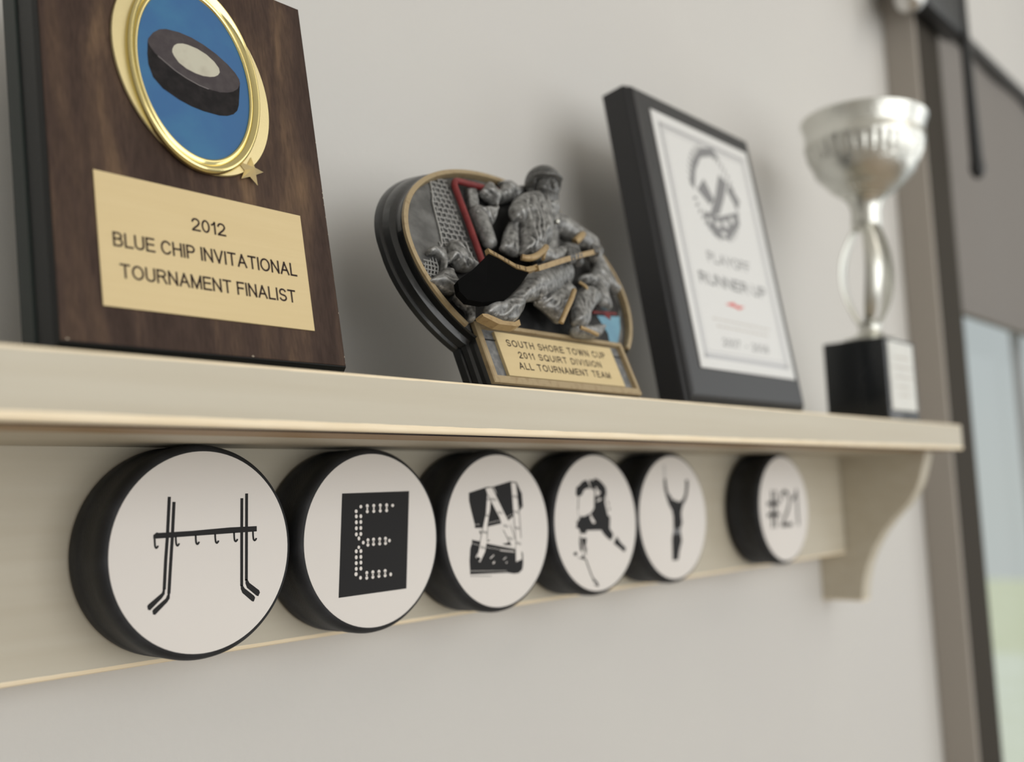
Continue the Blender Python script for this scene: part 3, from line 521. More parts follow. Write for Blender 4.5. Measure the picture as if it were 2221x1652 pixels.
# ------------------------------------------------------------------ pucks
ART = {"H":[["s",[[-13.69,19.58],[-14.37,6.16],[-14.99,-1.8],[-15.54,-12.07]],0.0],["s",[[-11.91,17.78],[-12.51,6.06],[-13.23,-4.59],[-13.79,-13.56]],0],["s",[[15.43,18.34],[15.25,1.74],[15.14,-13.51]],0],["s",[[17.49,20.02],[17.28,1.62],[17.14,-11.71]],0],["p",[[-15.86,-11.52],[-15.2,-11.97],[-15.31,-13.55],[-16.4,-14.89],[-20.68,-18.49],[-21.53,-18.14],[-21.76,-16.95],[-21.39,-16.42],[-16.41,-13.05]]],["p",[[-14.09,-13.27],[-13.38,-13.6],[-13.44,-15.18],[-14.37,-16.41],[-18.82,-20.18],[-19.68,-19.9],[-19.88,-18.71],[-19.54,-18.22],[-14.96,-15.03]]],["p",[[14.74,-13.19],[15.6,-13.27],[16.38,-14.46],[20.37,-17.52],[20.86,-18.28],[20.28,-19.64],[19.51,-19.51],[15.38,-16.06],[14.73,-14.59]]],["p",[[16.74,-11.11],[17.61,-11.33],[18.4,-12.67],[22.58,-15.74],[22.95,-16.63],[22.22,-17.9],[21.38,-17.62],[17.38,-14.41],[16.73,-12.8]]],["p",[[-19.65,6.71],[-18.36,7.57],[-17.63,7.35],[-4.54,7.42],[1.03,7.61],[10.29,7.89],[21.78,7.84],[21.77,5.88],[-19.64,5.39]]],["h",[[-19.13,5.36],[-19.06,3.77],[-18.89,2.7],[-18.48,2.28],[-18.02,2.65],[-17.91,3.06]],0],["h",[[-11.24,5.73],[-11.17,4.11],[-10.99,3.02],[-10.58,2.59],[-10.1,2.97],[-9.98,3.39]],0],["h",[[-3.53,5.86],[-3.47,4.21],[-3.29,3.11],[-2.86,2.67],[-2.36,3.06],[-2.24,3.49]],0],["h",[[4.24,5.87],[4.3,4.19],[4.49,3.07],[4.93,2.63],[5.44,3.02],[5.57,3.45]],0],["h",[[12.05,6.03],[12.1,4.33],[12.29,3.19],[12.75,2.74],[13.27,3.13],[13.41,3.58]],0],["h",[[20.1,5.96],[20.16,4.23],[20.35,3.07],[20.82,2.62],[21.36,3.02],[21.51,3.47]],0]],"E":[["p",[[-16.41,19.02],[20.17,19.26],[17.22,-21.85],[-19.08,-22.22]]]],"Edots":[[-6.79,13.41,0.77,0.71],[10.52,13.38,0.82,0.67],[-9.31,11.61,0.76,0.76],[8.25,-1.21,0.72,0.73],[8.54,-15.2,0.72,0.78],[-9.28,9.55,0.72,0.82],[-9.34,7.17,0.72,0.83],[-9.4,4.74,0.72,0.82],[-9.47,2.29,0.72,0.81],[-6.92,9.52,0.72,0.82],[-6.98,7.19,0.72,0.82],[-7.05,4.75,0.73,0.82],[-7.11,2.34,0.73,0.82],[-8.14,0.6,0.68,0.82],[-5.9,-1.23,0.73,0.77],[-8.31,-2.99,0.68,0.7],[-9.67,-4.51,0.72,0.82],[-9.73,-6.92,0.71,0.82],[-9.79,-9.24,0.72,0.81],[-9.85,-11.53,0.72,0.81],[-7.25,-4.57,0.73,0.81],[-7.31,-6.91,0.73,0.82],[-7.36,-9.18,0.72,0.81],[-7.43,-11.57,0.73,0.81],[-10.01,-13.63,0.83,0.81],[-7.71,-15.27,0.72,0.75],[-3.39,13.63,0.78,0.78],[-3.45,11.31,0.78,0.72],[-3.42,12.47,0.43,0.72],[0.12,13.58,0.79,0.78],[0.06,11.34,0.79,0.72],[0.09,12.46,0.43,0.72],[3.64,13.62,0.8,0.78],[3.58,11.36,0.79,0.73],[3.61,12.49,0.44,0.72],[7.17,13.6,0.8,0.79],[7.1,11.39,0.8,0.73],[7.13,12.5,0.44,0.72],[-3.41,-0.34,0.77,0.77],[-3.47,-2.31,0.78,0.71],[-3.44,-1.32,0.43,0.7],[-0.42,-0.27,0.78,0.77],[-0.47,-2.19,0.78,0.71],[-0.44,-1.23,0.42,0.71],[2.92,-0.31,0.79,0.78],[2.87,-2.18,0.79,0.71],[2.9,-1.25,0.43,0.72],[6.11,-0.27,0.8,0.78],[6.05,-2.19,0.8,0.72],[6.08,-1.23,0.44,0.72],[-4.38,-13.56,0.76,0.76],[-4.44,-15.61,0.77,0.7],[-4.41,-14.59,0.42,0.71],[-1.14,-13.53,0.78,0.77],[-1.19,-15.53,0.77,0.71],[-1.16,-14.53,0.42,0.71],[2.15,-13.58,0.78,0.77],[2.09,-15.42,0.79,0.71],[2.12,-14.5,0.43,0.71],[5.51,-13.55,0.79,0.77],[5.45,-15.45,0.8,0.71],[5.48,-14.5,0.44,0.71]],"N":[["p",[[-20.04,17.68],[-9.29,19.87],[-8.33,20.18],[-3.77,20.2],[8.68,22.55],[9.93,22.43],[13.22,22.15],[16.89,16.53],[17.29,10.12],[14.19,8.05],[10.01,5.87],[5.89,3.73],[0.91,2.73],[-8.06,1.74],[-11.63,1.27],[-16.75,1.52],[-16.9,3.27],[-19.3,10.98],[-20.07,14.18]]],["p",[[-18.82,-3.28],[-18.61,-3.77],[-13.56,-4.69],[-9.16,-5.9],[0.35,-7.76],[10.89,-9.72],[14.65,-10.46],[15.98,-12.2],[15.96,-16.85],[15.13,-19.76],[12.51,-21.2],[8.99,-21.24],[4.57,-20.4],[-20.84,-19.14],[-21.02,-13.19],[-20.3,-7.6],[-19.15,-5.47]]],["p",[[-9.1,-4.78],[-7.42,-4.24],[-6.97,-4.74],[-9.12,-5.17]]],["p",[[1.48,-6.69],[4.83,-6.56],[6.47,-5.67],[7.99,-7.9],[3.31,-7.39]]]],"Nw":[["p",[[-8.69,19.54],[-4.51,19.78],[-3.16,17.96],[2.94,8.61],[7.76,1.5],[10.68,-4.59],[10.77,-9.22],[8.32,-8.25],[6.39,-5.34],[2.24,0.12],[0.55,5.1],[-5.53,13.94],[-7.55,16.59]]],["p",[[-7.79,16.6],[-5.29,13.94],[-6.24,9.58],[-8.23,3.2],[-9.09,-4.46],[-9.39,-5.73],[-10.52,-9.49],[-13.03,-12.82],[-14.02,-14.08],[-15.08,-13.78],[-13.73,-12.93],[-13.93,-12.12],[-15.75,-11.52],[-14.16,-7.35],[-11.67,0.47],[-8.92,8.38]]],["p",[[9.3,21.87],[12.68,21.66],[13.21,17.62],[13.99,8.89],[14.35,-2.47],[14.77,-8.47],[15.06,-14.79],[10.8,-15.81],[10.9,-9.56],[10.81,-2.28],[10.29,6.36],[9.89,14.35]]],["p",[[-3.55,19.77],[-3.06,19.92],[-1.27,16.94],[-1.66,16.95]]],["p",[[-7.37,-12.74],[-4.67,-11.32],[-4.45,-11.65],[-6.91,-13.09]]],["p",[[-5.83,-15.09],[-4.11,-14.25],[-4.4,-15.35],[-5.37,-15.54]]],["p",[[1.62,-14.01],[3.75,-12.86],[3.98,-13.2],[1.95,-14.26]]],["p",[[3.35,-15.59],[4.61,-15.04],[4.07,-16.04]]],["p",[[-16.93,-11.91],[-15.92,-10.09],[-15.55,-10.27],[-16.38,-12.11]]],["d",[[-19.59,-5.13],[-14.35,-6.45]],0],["d",[[-9.48,-7.64],[-0.22,-9.25]],0],["d",[[-20.77,-17.59],[4.13,-19.45]],0],["d",[[-7.74,3.44],[0.5,4.28]],0],["d",[[5.25,5.56],[9.82,6.97]],0],["d",[[-16.9,3.11],[-13.42,3.05]],0],["d",[[14.01,9.39],[16.4,10.82]],0],["D",[[-0.24,-9.57],[9.82,-10.97]],0]],"Nk":[["s",[[2.47,-0.22],[6.12,-5.65]],1],["s",[[7.53,1.84],[10.65,-5.09]],1],["s",[[-11.64,1.11],[-13.56,-4.53]],1],["s",[[-8.01,2.87],[-8.99,-4.47]],1],["s",[[10.29,6.36],[11.13,-5.61],[10.75,-9.55]],1],["s",[[14.46,8.21],[14.98,-4.83]],1],["s",[[-13.56,0.25],[-13.26,-1.36]],2],["s",[[-7.55,16.59],[-5.29,13.94],[-6.09,9.58]],1],["s",[[-5.0,15.0],[-1.65,14.33]],0.5],["s",[[-5.02,14.55],[-1.67,13.87]],0.5],["s",[[-5.05,14.09],[-1.7,13.41]],0.5],["s",[[-0.97,8.68],[2.42,7.97]],0.5],["s",[[-1.0,8.23],[2.39,7.51]],0.5],["s",[[-1.02,7.77],[2.37,7.06]],0.5],["s",[[2.6,2.33],[6.02,1.58]],0.5],["s",[[2.58,1.87],[6.0,1.12]],0.5],["s",[[2.55,1.41],[5.97,0.66]],0.5],["s",[[5.73,-3.73],[9.18,-4.51]],0.5],["s",[[5.71,-4.19],[9.15,-4.97]],0.5],["s",[[5.68,-4.64],[9.13,-5.43]],0.5],["s",[[10.08,15.95],[13.59,15.26]],0.5],["s",[[10.05,15.48],[13.56,14.8]],0.5],["s",[[10.02,15.02],[13.53,14.33]],0.5],["s",[[10.42,8.61],[13.93,7.89]],0.5],["s",[[10.39,8.15],[13.9,7.42]],0.5],["s",[[10.37,7.69],[13.87,6.96]],0.5],["s",[[10.74,0.97],[14.25,0.2]],0.5],["s",[[10.72,0.5],[14.22,-0.26]],0.5],["s",[[10.69,0.04],[14.2,-0.73]],0.5],["s",[[11.34,-6.35],[14.84,-7.15]],0.5],["s",[[11.31,-6.81],[14.82,-7.61]],0.5],["s",[[11.29,-7.27],[14.79,-8.08]],0.5],["s",[[-8.34,15.09],[-5.03,14.42]],0.5],["s",[[-8.37,14.64],[-5.05,13.96]],0.5],["s",[[-8.39,14.18],[-5.08,13.51]],0.5],["s",[[-10.14,7.72],[-6.84,7.02]],0.5],["s",[[-10.16,7.27],[-6.87,6.56]],0.5],["s",[[-10.18,6.82],[-6.89,6.11]],0.5],["s",[[-11.93,0.1],[-8.66,-0.64]],0.5],["s",[[-11.95,-0.34],[-8.68,-1.09]],0.5],["s",[[-11.97,-0.79],[-8.7,-1.53]],0.5],["s",[[-13.67,-6.81],[-10.42,-7.58]],0.5],["s",[[-13.69,-7.25],[-10.45,-8.03]],0.5],["s",[[-13.71,-7.7],[-10.47,-8.47]],0.5],["s",[[-20.74,-19.93],[-20.01,-19.93]],1],["s",[[-19.47,-20.04],[-18.74,-20.03]],1],["s",[[-18.19,-20.14],[-17.46,-20.14]],1],["s",[[-16.91,-20.25],[-16.17,-20.25]],1],["s",[[-15.62,-20.35],[-14.88,-20.35]],1],["s",[[-14.33,-20.46],[-13.59,-20.46]],1],["s",[[-13.04,-20.57],[-12.29,-20.57]],1],["s",[[-11.73,-20.68],[-10.98,-20.67]],1],["s",[[-10.43,-20.78],[-9.67,-20.78]],1],["s",[[-9.11,-20.89],[-8.36,-20.89]],1],["s",[[-7.79,-21.0],[-7.03,-21.0]],1]],"R":[["p",[[-16.55,18.77],[-14.35,19.54],[-11.56,21.52],[-9.16,22.31],[-7.48,22.39],[-6.55,21.25],[-5.33,19.59],[-4.32,17.22],[-5.63,17.86],[-6.44,18.28],[-10.21,17.23],[-12.05,14.84],[-14.1,13.98],[-16.39,14.14],[-17.28,15.36]]],["p",[[-5.46,22.26],[-4.07,22.69],[-2.25,21.97],[-0.61,23.33],[2.78,22.57],[6.11,20.66],[8.9,18.32],[9.39,15.59],[7.75,12.71],[7.68,9.6],[8.83,6.45],[9.63,3.3],[11.69,2.6],[11.23,-0.92],[10.83,-3.6],[12.78,-5.77],[13.91,-7.08],[11.73,-9.87],[10.49,-9.9],[6.98,-7.75],[4.68,-5.98],[3.1,-4.15],[-9.44,-3.74],[-10.05,-5.22],[-12.22,-5.41],[-14.81,-4.77],[-15.96,-2.52],[-18.52,-1.8],[-17.46,-0.65],[-17.7,0.56],[-15.63,2.07],[-14.01,4.01],[-11.56,3.51],[-6.45,4.73],[-4.35,5.67],[-2.16,7.64],[-1.88,11.32],[-1.19,15.82],[-1.45,16.86],[-4.4,18.35]]],["s",[[-15.16,13.91],[-15.66,9.29],[-16.1,6.9]],2],["s",[[-16.04,6.29],[-15.87,4.08],[-15.93,2.48]],1],["s",[[-17.73,2.36],[-17.86,0.57]],1],["s",[[-15.42,-4.06],[-14.81,-6.89],[-12.41,-12.42],[-11.03,-16.11]],1],["p",[[-15.93,-6.63],[-14.98,-7.08],[-14.34,-9.51],[-13.62,-13.15],[-13.52,-13.95],[-14.86,-14.36],[-15.88,-12.61],[-16.09,-9.61]]],["p",[[-14.51,-7.31],[-9.73,-7.57],[-10.22,-9.75],[-11.26,-12.5],[-10.82,-13.32],[-10.08,-12.27],[-9.59,-12.4],[-10.39,-14.15],[-11.11,-17.11],[-11.71,-14.07],[-13.22,-9.98]]],["p",[[-13.11,-15.18],[-12.43,-17.02],[-11.53,-18.28],[-13.19,-18.46],[-18.0,-17.13],[-17.99,-16.93],[-14.76,-17.36]]],["s",[[-11.51,-18.08],[-9.5,-22.22],[-6.58,-27.86]],3],["p",[[-7.05,-27.42],[-6.24,-27.68],[-4.02,-29.48],[-1.77,-31.08],[-1.09,-33.25],[-1.93,-33.18],[-4.25,-32.47],[-5.21,-31.78],[-4.84,-31.41],[-3.71,-32.01],[-2.99,-31.57],[-4.77,-30.51],[-5.77,-30.33]]],["p",[[16.69,-8.08],[17.85,-9.29],[20.51,-11.96],[22.58,-13.34],[24.65,-14.73],[24.58,-15.56],[23.56,-16.76],[22.29,-16.68],[20.23,-15.29],[17.12,-13.63],[13.7,-11.76]]],["s",[[10.01,10.15],[11.03,9.71]],3],["s",[[11.36,7.19],[11.43,5.94]],3],["s",[[9.21,15.6],[9.9,10.99],[12.0,6.34]],1]],"Rw":[["p",[[-0.47,18.48],[0.9,18.46],[1.97,16.58],[3.68,16.34],[3.77,15.3],[1.04,13.61],[-0.27,14.36],[-0.4,14.98],[0.2,16.0]]],["p",[[-0.37,10.97],[3.4,12.83],[4.57,12.28],[3.99,11.57],[-0.04,10.69]]],["p",[[-6.18,3.91],[-5.26,4.89],[-4.69,3.45],[-1.71,0.26],[-2.44,-0.42],[-4.13,-0.24],[-5.66,1.86]]],["s",[[-6.28,22.68],[-5.54,21.24],[-4.39,18.55]],1],["s",[[-15.18,-7.47],[-13.91,-10.34],[-13.4,-12.36]],1]],"Rdot":[-19.74,-15.05],"Y":[["p",[[-8.98,22.22],[-6.52,22.19],[-6.2,18.31],[-5.17,14.41],[-2.88,12.42],[0.06,9.62],[1.89,9.96],[3.94,8.73],[8.32,8.81],[11.49,10.89],[13.26,13.62],[14.47,17.97],[14.45,21.35],[17.44,21.32],[17.45,17.92],[15.78,12.77],[13.54,9.25],[10.29,6.58],[8.01,2.33],[8.0,-1.2],[8.49,-3.57],[6.28,-7.18],[-1.28,-7.01],[-0.93,-0.06],[-1.96,3.86],[-4.84,7.05],[-7.2,11.75],[-8.85,16.42]]],["p",[[-2.66,-10.02],[6.32,-10.3],[7.02,-14.04],[3.88,-19.67],[1.89,-24.94],[-4.18,-24.89],[-3.76,-17.26],[-3.72,-13.43]]]],"Yg":[["p",[[-1.28,-7.01],[6.26,-7.37],[6.46,-10.31],[-2.66,-10.02]]],["p",[[-8.88,30.36],[-6.41,30.36],[-6.73,22.19],[-8.98,22.22]]]]}
PX = [25.465,104.077,181.111,257.584,332.116,471.530]
PZ = [.05,-.36,-.29,.0,-.15,.2]
def make_puck_proto():
    bm = bmesh.new(); R = 38.0; seg = 128
    prof = [(0,-.05),(34.5,-.05),(36.6,-.5),(37.7,-1.6),(38.0,-3.2),(38.0,-8),(37.75,-8.4),(37.75,-17),(38.0,-17.4),(38.0,-21.6),(37.6,-23.4),(36.9,-24.6),(36.0,-25.1),(35.5,-25.25),(0,-25.25)]
    vs = []
    for r, y in prof:
        if r == 0: vs.append([bm.verts.new((0,y,0))])
        else: vs.append([bm.verts.new((r*cos(2*pi*k/seg), y, r*sin(2*pi*k/seg))) for k in range(seg)])
    for a, c in zip(vs, vs[1:]):
        for k in range(seg):
            k2 = (k+1)%seg
            if len(a) == 1: bm.faces.new((a[0], c[k], c[k2]))
            elif len(c) == 1: bm.faces.new((a[k], c[0], a[k2]))
            else: bm.faces.new((a[k], a[k2], c[k2], c[k]))
    return from_bm(bm)
def puck(i, label):
    x, z = PX[i], PZ[i]
    me = make_puck_proto(); me.transform(Matrix.Translation((x,0,z)) @ Matrix.Rotation(i*1.3, 4, 'Y'))
    o = link('hockey_puck', me, M['puck_side'], smooth=50, origin=(x,0,z)); tag(o, label, 'puck', 'pucks fixed along the panel under the shelf')
    bm = bmesh.new(); ring = lambda r, n: [(x+r*cos(2*pi*k/96), n, z+r*sin(2*pi*k/96)) for k in range(96)]
    rings(bm, [ring(35.45,-25.25), ring(35.45,-25.38), ring(35.3,-25.42)], ident)
    st = link('sticker', from_bm(bm), M['sticker'], o, smooth=30); return o, st
def puck_rubber():
    m = M['rubber']; nt = m.node_tree; p = N(m)
    tc = nt.nodes.new('ShaderNodeTexCoord'); sp = nt.nodes.new('ShaderNodeSeparateXYZ'); nt.links.new(tc.outputs['Object'], sp.inputs[0])
    at = nt.nodes.new('ShaderNodeMath'); at.operation = 'ARCTAN2'; nt.links.new(sp.outputs['X'], at.inputs[0]); nt.links.new(sp.outputs['Z'], at.inputs[1])
    def lin(k1, k2):
        a = nt.nodes.new('ShaderNodeMath'); a.operation = 'MULTIPLY'; a.inputs[1].default_value = k1; nt.links.new(at.outputs[0], a.inputs[0])
        c = nt.nodes.new('ShaderNodeMath'); c.operation = 'MULTIPLY_ADD'; c.inputs[1].default_value = k2; nt.links.new(sp.outputs['Y'], c.inputs[0]); nt.links.new(a.outputs[0], c.inputs[2])
        s = nt.nodes.new('ShaderNodeMath'); s.operation = 'SINE'; nt.links.new(c.outputs[0], s.inputs[0]); return s
    s1, s2 = lin(150, 4000), lin(150, -4000)
    mx = nt.nodes.new('ShaderNodeMath'); mx.operation = 'MAXIMUM'; nt.links.new(s1.outputs[0], mx.inputs[0]); nt.links.new(s2.outputs[0], mx.inputs[1])
    # knurl only on the mid band
    a = nt.nodes.new('ShaderNodeMath'); a.operation = 'ADD'; a.inputs[1].default_value = .0127; nt.links.new(sp.outputs['Y'], a.inputs[0])
    ab = nt.nodes.new('ShaderNodeMath'); ab.operation = 'ABSOLUTE'; nt.links.new(a.outputs[0], ab.inputs[0])
    lt = nt.nodes.new('ShaderNodeMath'); lt.operation = 'LESS_THAN'; lt.inputs[1].default_value = .0043; nt.links.new(ab.outputs[0], lt.inputs[0])
    ml = nt.nodes.new('ShaderNodeMath'); ml.operation = 'MULTIPLY'; nt.links.new(mx.outputs[0], ml.inputs[0]); nt.links.new(lt.outputs[0], ml.inputs[1])
    old = [n for n in nt.nodes if n.bl_idname == 'ShaderNodeBump'][0]
    b2 = nt.nodes.new('ShaderNodeBump'); b2.inputs['Strength'].default_value = .25; b2.inputs['Distance'].default_value = .0002
    nt.links.new(ml.outputs[0], b2.inputs['Height']); nt.links.new(old.outputs[0], b2.inputs['Normal']); nt.links.new(b2.outputs[0], p.inputs['Normal'])
    M['puck_side'] = m
puck_rubber()
def draw(items, i, n, w_unit, bm=None):
    f = lambda u, v, k: Vector((PX[i]+u, -25.4-k, v))
    bm = bm or bmesh.new()
    for it in items:
        if it[0] == 'p': add_poly(bm, it[1], n, f)
        elif it[0] == 's': stroke(bm, it[1], max(.12, it[2]*w_unit) if it[2] else 1.25, n, f)
        elif it[0] == 'h': stroke(bm, [(p.x,p.y) for p in smooth_path([(a,b_,0) for a,b_ in it[1]], 3)], .75, n, f)
        elif it[0] in 'dD':
            (x0,y0),(x1,y1) = it[1]; L = sqrt((x1-x0)**2+(y1-y0)**2); k = max(2, int(L/ (1.25 if it[0]=='d' else 1.0)))
            for j in range(k):
                t0, t1 = (j+.1)/k, (j+.62 if it[0]=='d' else j+.85)/k
                stroke(bm, [(x0+(x1-x0)*t0,y0+(y1-y0)*t0),(x0+(x1-x0)*t1,y0+(y1-y0)*t1)], .28 if it[0]=='d' else .6, n, f)
    return bm, f
def make_pucks():
    labs = ['black puck with hockey sticks crossed by a hook rail forming letter H',
            'black puck with white dotted letter E on a black square',
            'black puck with skate laces forming letter N',
            'black puck with bent-over skater silhouette forming letter R',
            'black puck with arms-raised figure silhouette forming letter Y',
            'black puck reading #21, standing apart near the right bracket']
    for i in range(6):
        o, st = puck(i, labs[i])
        if i == 0:
            bm, f = draw(ART['H'][:8], 0, .05, 1); draw(ART['H'][8:], 0, .07, 1, bm); print_obj('printed_letter', bm, M['ink'], st, f)
        elif i == 1:
            bm, f = draw(ART['E'], 1, .05, 1); print_obj('printed_square', bm, M['ink'], st, f)
            bm = bmesh.new()
            for x, y, a, c in ART['Edots']: disc(bm, x, y, a, c, .09, f, 12)
            print_obj('printed_letter', bm, M['sticker_white'], st, f)
        elif i == 2:
            bm, f = draw(ART['N'], 2, .05, .2); print_obj('printed_letter', bm, M['ink'], st, f)
            bm, f = draw(ART['Nw'], 2, .09, .2); print_obj('printed_laces', bm, M['sticker_white'], st, f)
            bm, f = draw(ART['Nk'], 2, .13, .36); print_obj('printed_outline', bm, M['ink'], st, f)
        elif i == 3:
            bm, f = draw(ART['R'], 3, .05, .33); disc(bm, ART['Rdot'][0], ART['Rdot'][1], 1.5, .95, .05, f); print_obj('printed_letter', bm, M['ink'], st, f)
            bm, f = draw(ART['Rw'], 3, .09, .3); print_obj('printed_highlight', bm, M['sticker_white'], st, f)
        elif i == 4:
            bm, f = draw(ART['Y'], 4, .05, .3); print_obj('printed_letter', bm, M['ink'], st, f)
            bm, f = draw(ART['Yg'][:1], 4, .05, .3); print_obj('printed_belt', bm, M['ink_grey'], st, f)
            bm, f = draw(ART['Yg'][1:], 4, .05, .3); print_obj('printed_stick', bm, M['ink_soft'], st, f)
        else:
            f = lambda u, v, k: Vector((PX[5]+u, -25.4-k, v))
            add_lettering('printed_number', '#21', -25.5, 21, -12.2, 13, .05, f, M['ink'], st, weight=.10, track=.2)
make_pucks()

# ------------------------------------------------------------------ walnut plaque
def make_walnut():
    f = Fr((7.15,-65,64.6), 10.0); W, H = 51.6, 147.0
    root = empty('award_plaque', (7, -50, ZT), 'walnut-veneer plaque with gold oval hockey emblem and engraved gold plate', 'plaque')
    # dark backing board with stepped edge, its foot on the shelf
    bm = bmesh.new()
    def rect(u, vb, vt, n): return [(-u,vb,n),(u,vb,n),(u,vt,n),(-u,vt,n)]
    rings(bm, [rect(W+.2,-.6,H+.2,-.3), rect(W+.7,-2.4,H+.7,-3), rect(W+.7,-2.4,H+.7,-13)], f, cap0=True, cap1=True)
    link('plaque_edge', from_bm(bm), M['black_lacquer'], root)
    bm = bmesh.new(); rings(bm, [rect(W+1.0,-2.6,H+1,-13.01), rect(W+1.4,-3.0,H+1.4,-13.6), rect(W+1.4,-3.0,H+1.4,-22)], f)
    link('plaque_backing', from_bm(bm), M['lacquer_lit'], root)
    bm = bmesh.new(); rings(bm, [rect(W,-.2,H,-.3), rect(W,-.2,H,-.12), rect(W-.15,0,H-.15,0)], f)
    link('walnut_face', from_bm(bm), M['walnut'], root)
    # worn chips on the veneer edge, one small part each
    for v in [1,3.2,20,33,40,46,51,55,58,63,66,68,70,76,83,89]:
        bm = bmesh.new(); q = random.uniform(.25,.6); add_poly(bm, [(W-.05,v-q),(W-.05,v+q),(W-q*.7,v+random.uniform(-.2,.2))], .03, f); print_obj('veneer_chip', bm, M['chip_wood'], root, f)
    for v, u in [(.0,12.5),(.1,-49.6)]:
        bm = bmesh.new(); add_poly(bm, [(u-.5,v),(u+.5,v),(u+.2,v+.45),(u-.3,v+.4)], .03, f); print_obj('veneer_chip', bm, M['chip_wood'], root, f)
    # rear strut that props it
    bm = bmesh.new(); tube(bm, [f(0,70,-22), Vector((7,-10,ZT+1.0)), Vector((7,-22,ZT+1.0))], 1, 8); link('rear_strut', from_bm(bm), M['rod'], root, smooth=40)
    # engraved plate
    bm = bmesh.new(); rings(bm, [[(-38.3,11.7,.02),(39.2,11.7,.02),(39.2,56,.02),(-38.2,56.2,.02)],[(-38.3,11.7,.45),(39.2,11.7,.45),(39.2,56,.45),(-38.2,56.2,.45)],[(-38.2,11.8,.5),(39.1,11.8,.5),(39.1,55.9,.5),(-38.1,56.1,.5)]], f)
    pl = link('engraved_plate', from_bm(bm), M['label_gold'], root)
    add_lettering('engraving', '2012', -6.0, 6.8, 41.8, 46.5, .56, f, M['engrave'], pl, weight=.145, track=.22)
    add_lettering('engraving', 'BLUE CHIP INVITATIONAL', -33.7, 34.4, 31.5, 36.4, .56, f, M['engrave'], pl, weight=.14)
    add_lettering('engraving', 'TOURNAMENT FINALIST', -32.2, 32.6, 21.3, 26.1, .56, f, M['engrave'], pl, weight=.14)
    # oval emblem
    cu, cv = .8, 101.0
    em = bmesh.new(); n = 96
    def ell(a, b_, nn, rot=0): return [(cu+a*cos(t)*cos(rot)-b_*sin(t)*sin(rot), cv+a*cos(t)*sin(rot)+b_*sin(t)*cos(rot), nn) for t in [2*pi*k/n for k in range(n)]]
    rings(em, [ell(28.9,37.2,.02,radians(13)), ell(29.2,37.5,.7,radians(13)), ell(28.9,37.2,1.25,radians(13)), ell(23.5,32,1.3,radians(13))], f)
    plate = link('emblem_plate', from_bm(em), M['gold_satin'], root, smooth=40)
    em = bmesh.new()
    prof = [(25.2,37.6,1.2),(25.2,37.7,2.0),(24.9,37.3,3.0),(24.3,36.6,3.5),(23.9,36.2,3.45),(22.9,34.6,2.2),(22.6,34.2,1.9),(22.3,33.6,2.3),(21.8,32.8,2.45),(21.3,32.2,2.0),(21.2,32.0,1.3)]
    rings(em, [ell(a,b_,nn) for a,b_,nn in prof], f, cap0=False, cap1=False)
    link('oval_frame', from_bm(em), M['gold'], root, smooth=60)
    em = bmesh.new(); rings(em, [ell(21.25,32.1,1.3), ell(21.25,32.1,1.5)], f); pic = link('puck_picture', from_bm(em), M['photo_blue'], root, label='blue printed picture of a black puck with a pale centre')
    # the printed puck (flat print)
    top = [(-15.9,109.2),(-13.9,112.1),(-11.5,114.2),(-8.9,115.3),(-4.0,115.8),(.8,115.4),(5.3,114.2),(10.2,112.1),(14.5,109.4),(17.3,106.9),(18.7,104.8),(18.9,103),(17.6,100.6),(15.5,98.8),(13.1,97.7),(10,96.9),(6.5,96.7),(2,97.1),(-2.7,98.3),(-7,100),(-11.3,102.5),(-14,104.3),(-15.7,106.4),(-16.3,107.8)]
    side = [(-16.2,108.2),(-16.8,103),(-16.8,99.1),(-15.5,94.7),(-12.3,91.5),(-6.6,89.0),(-2,87.8),(2.4,87.3),(8.7,87.4),(12,88.2),(14.6,89.6),(16.4,91.6),(17.3,94),(18.9,103.6),(15.5,98.8),(10,96.9),(2,97.1),(-7,100),(-14,104.3)]
    bm = bmesh.new(); add_poly(bm, side, 1.54, f); print_obj('printed_puck_side', bm, M['photo_side'], pic, f)
    bm = bmesh.new(); add_poly(bm, top, 1.58, f); print_obj('printed_puck_top', bm, M['photo_dark'], pic, f)
    bm = bmesh.new(); add_poly(bm, [(-7.2,108.2),(-6.4,109.8),(-5.1,110.9),(-3,111.7),(-1,111.9),(2.5,111.6),(6.1,110.5),(9,108.6),(10.6,106.6),(10.8,105),(9.9,103.6),(8.4,102.5),(6.5,101.8),(3.6,101.3),(.8,101.4),(-2.5,102.1),(-5.2,103.5),(-6.8,105.5),(-7.4,106.9)], 1.62, f); print_obj('printed_puck_centre', bm, M['photo_white'], pic, f)
    bm = bmesh.new(); stroke(bm, [(-13,103.5),(-7,99.9),(-2.7,98.2),(2,97.0),(5.5,96.7)], .22, 1.63, f); print_obj('printed_highlight', bm, M['photo_line'], pic, f)
    # star
    bm = bmesh.new(); su, sv, R = 18.9, 68.7, 5.7; rot = radians(-10)
    cen = bm.verts.new(f(su, sv, 4.4)); low = bm.verts.new(f(su, sv, .3)); o_ = []
    for k in range(10):
        r = R if k % 2 == 0 else R*.42; a = pi/2 + rot + k*pi/5; o_.append(bm.verts.new(f(su+r*cos(a), sv+r*sin(a), 1.5)))
    for k in range(10): bm.faces.new((cen, o_[k], o_[(k+1)%10])); bm.faces.new((low, o_[(k+1)%10], o_[k]))
    link('star', from_bm(bm), M['gold_star'], root)
make_walnut()

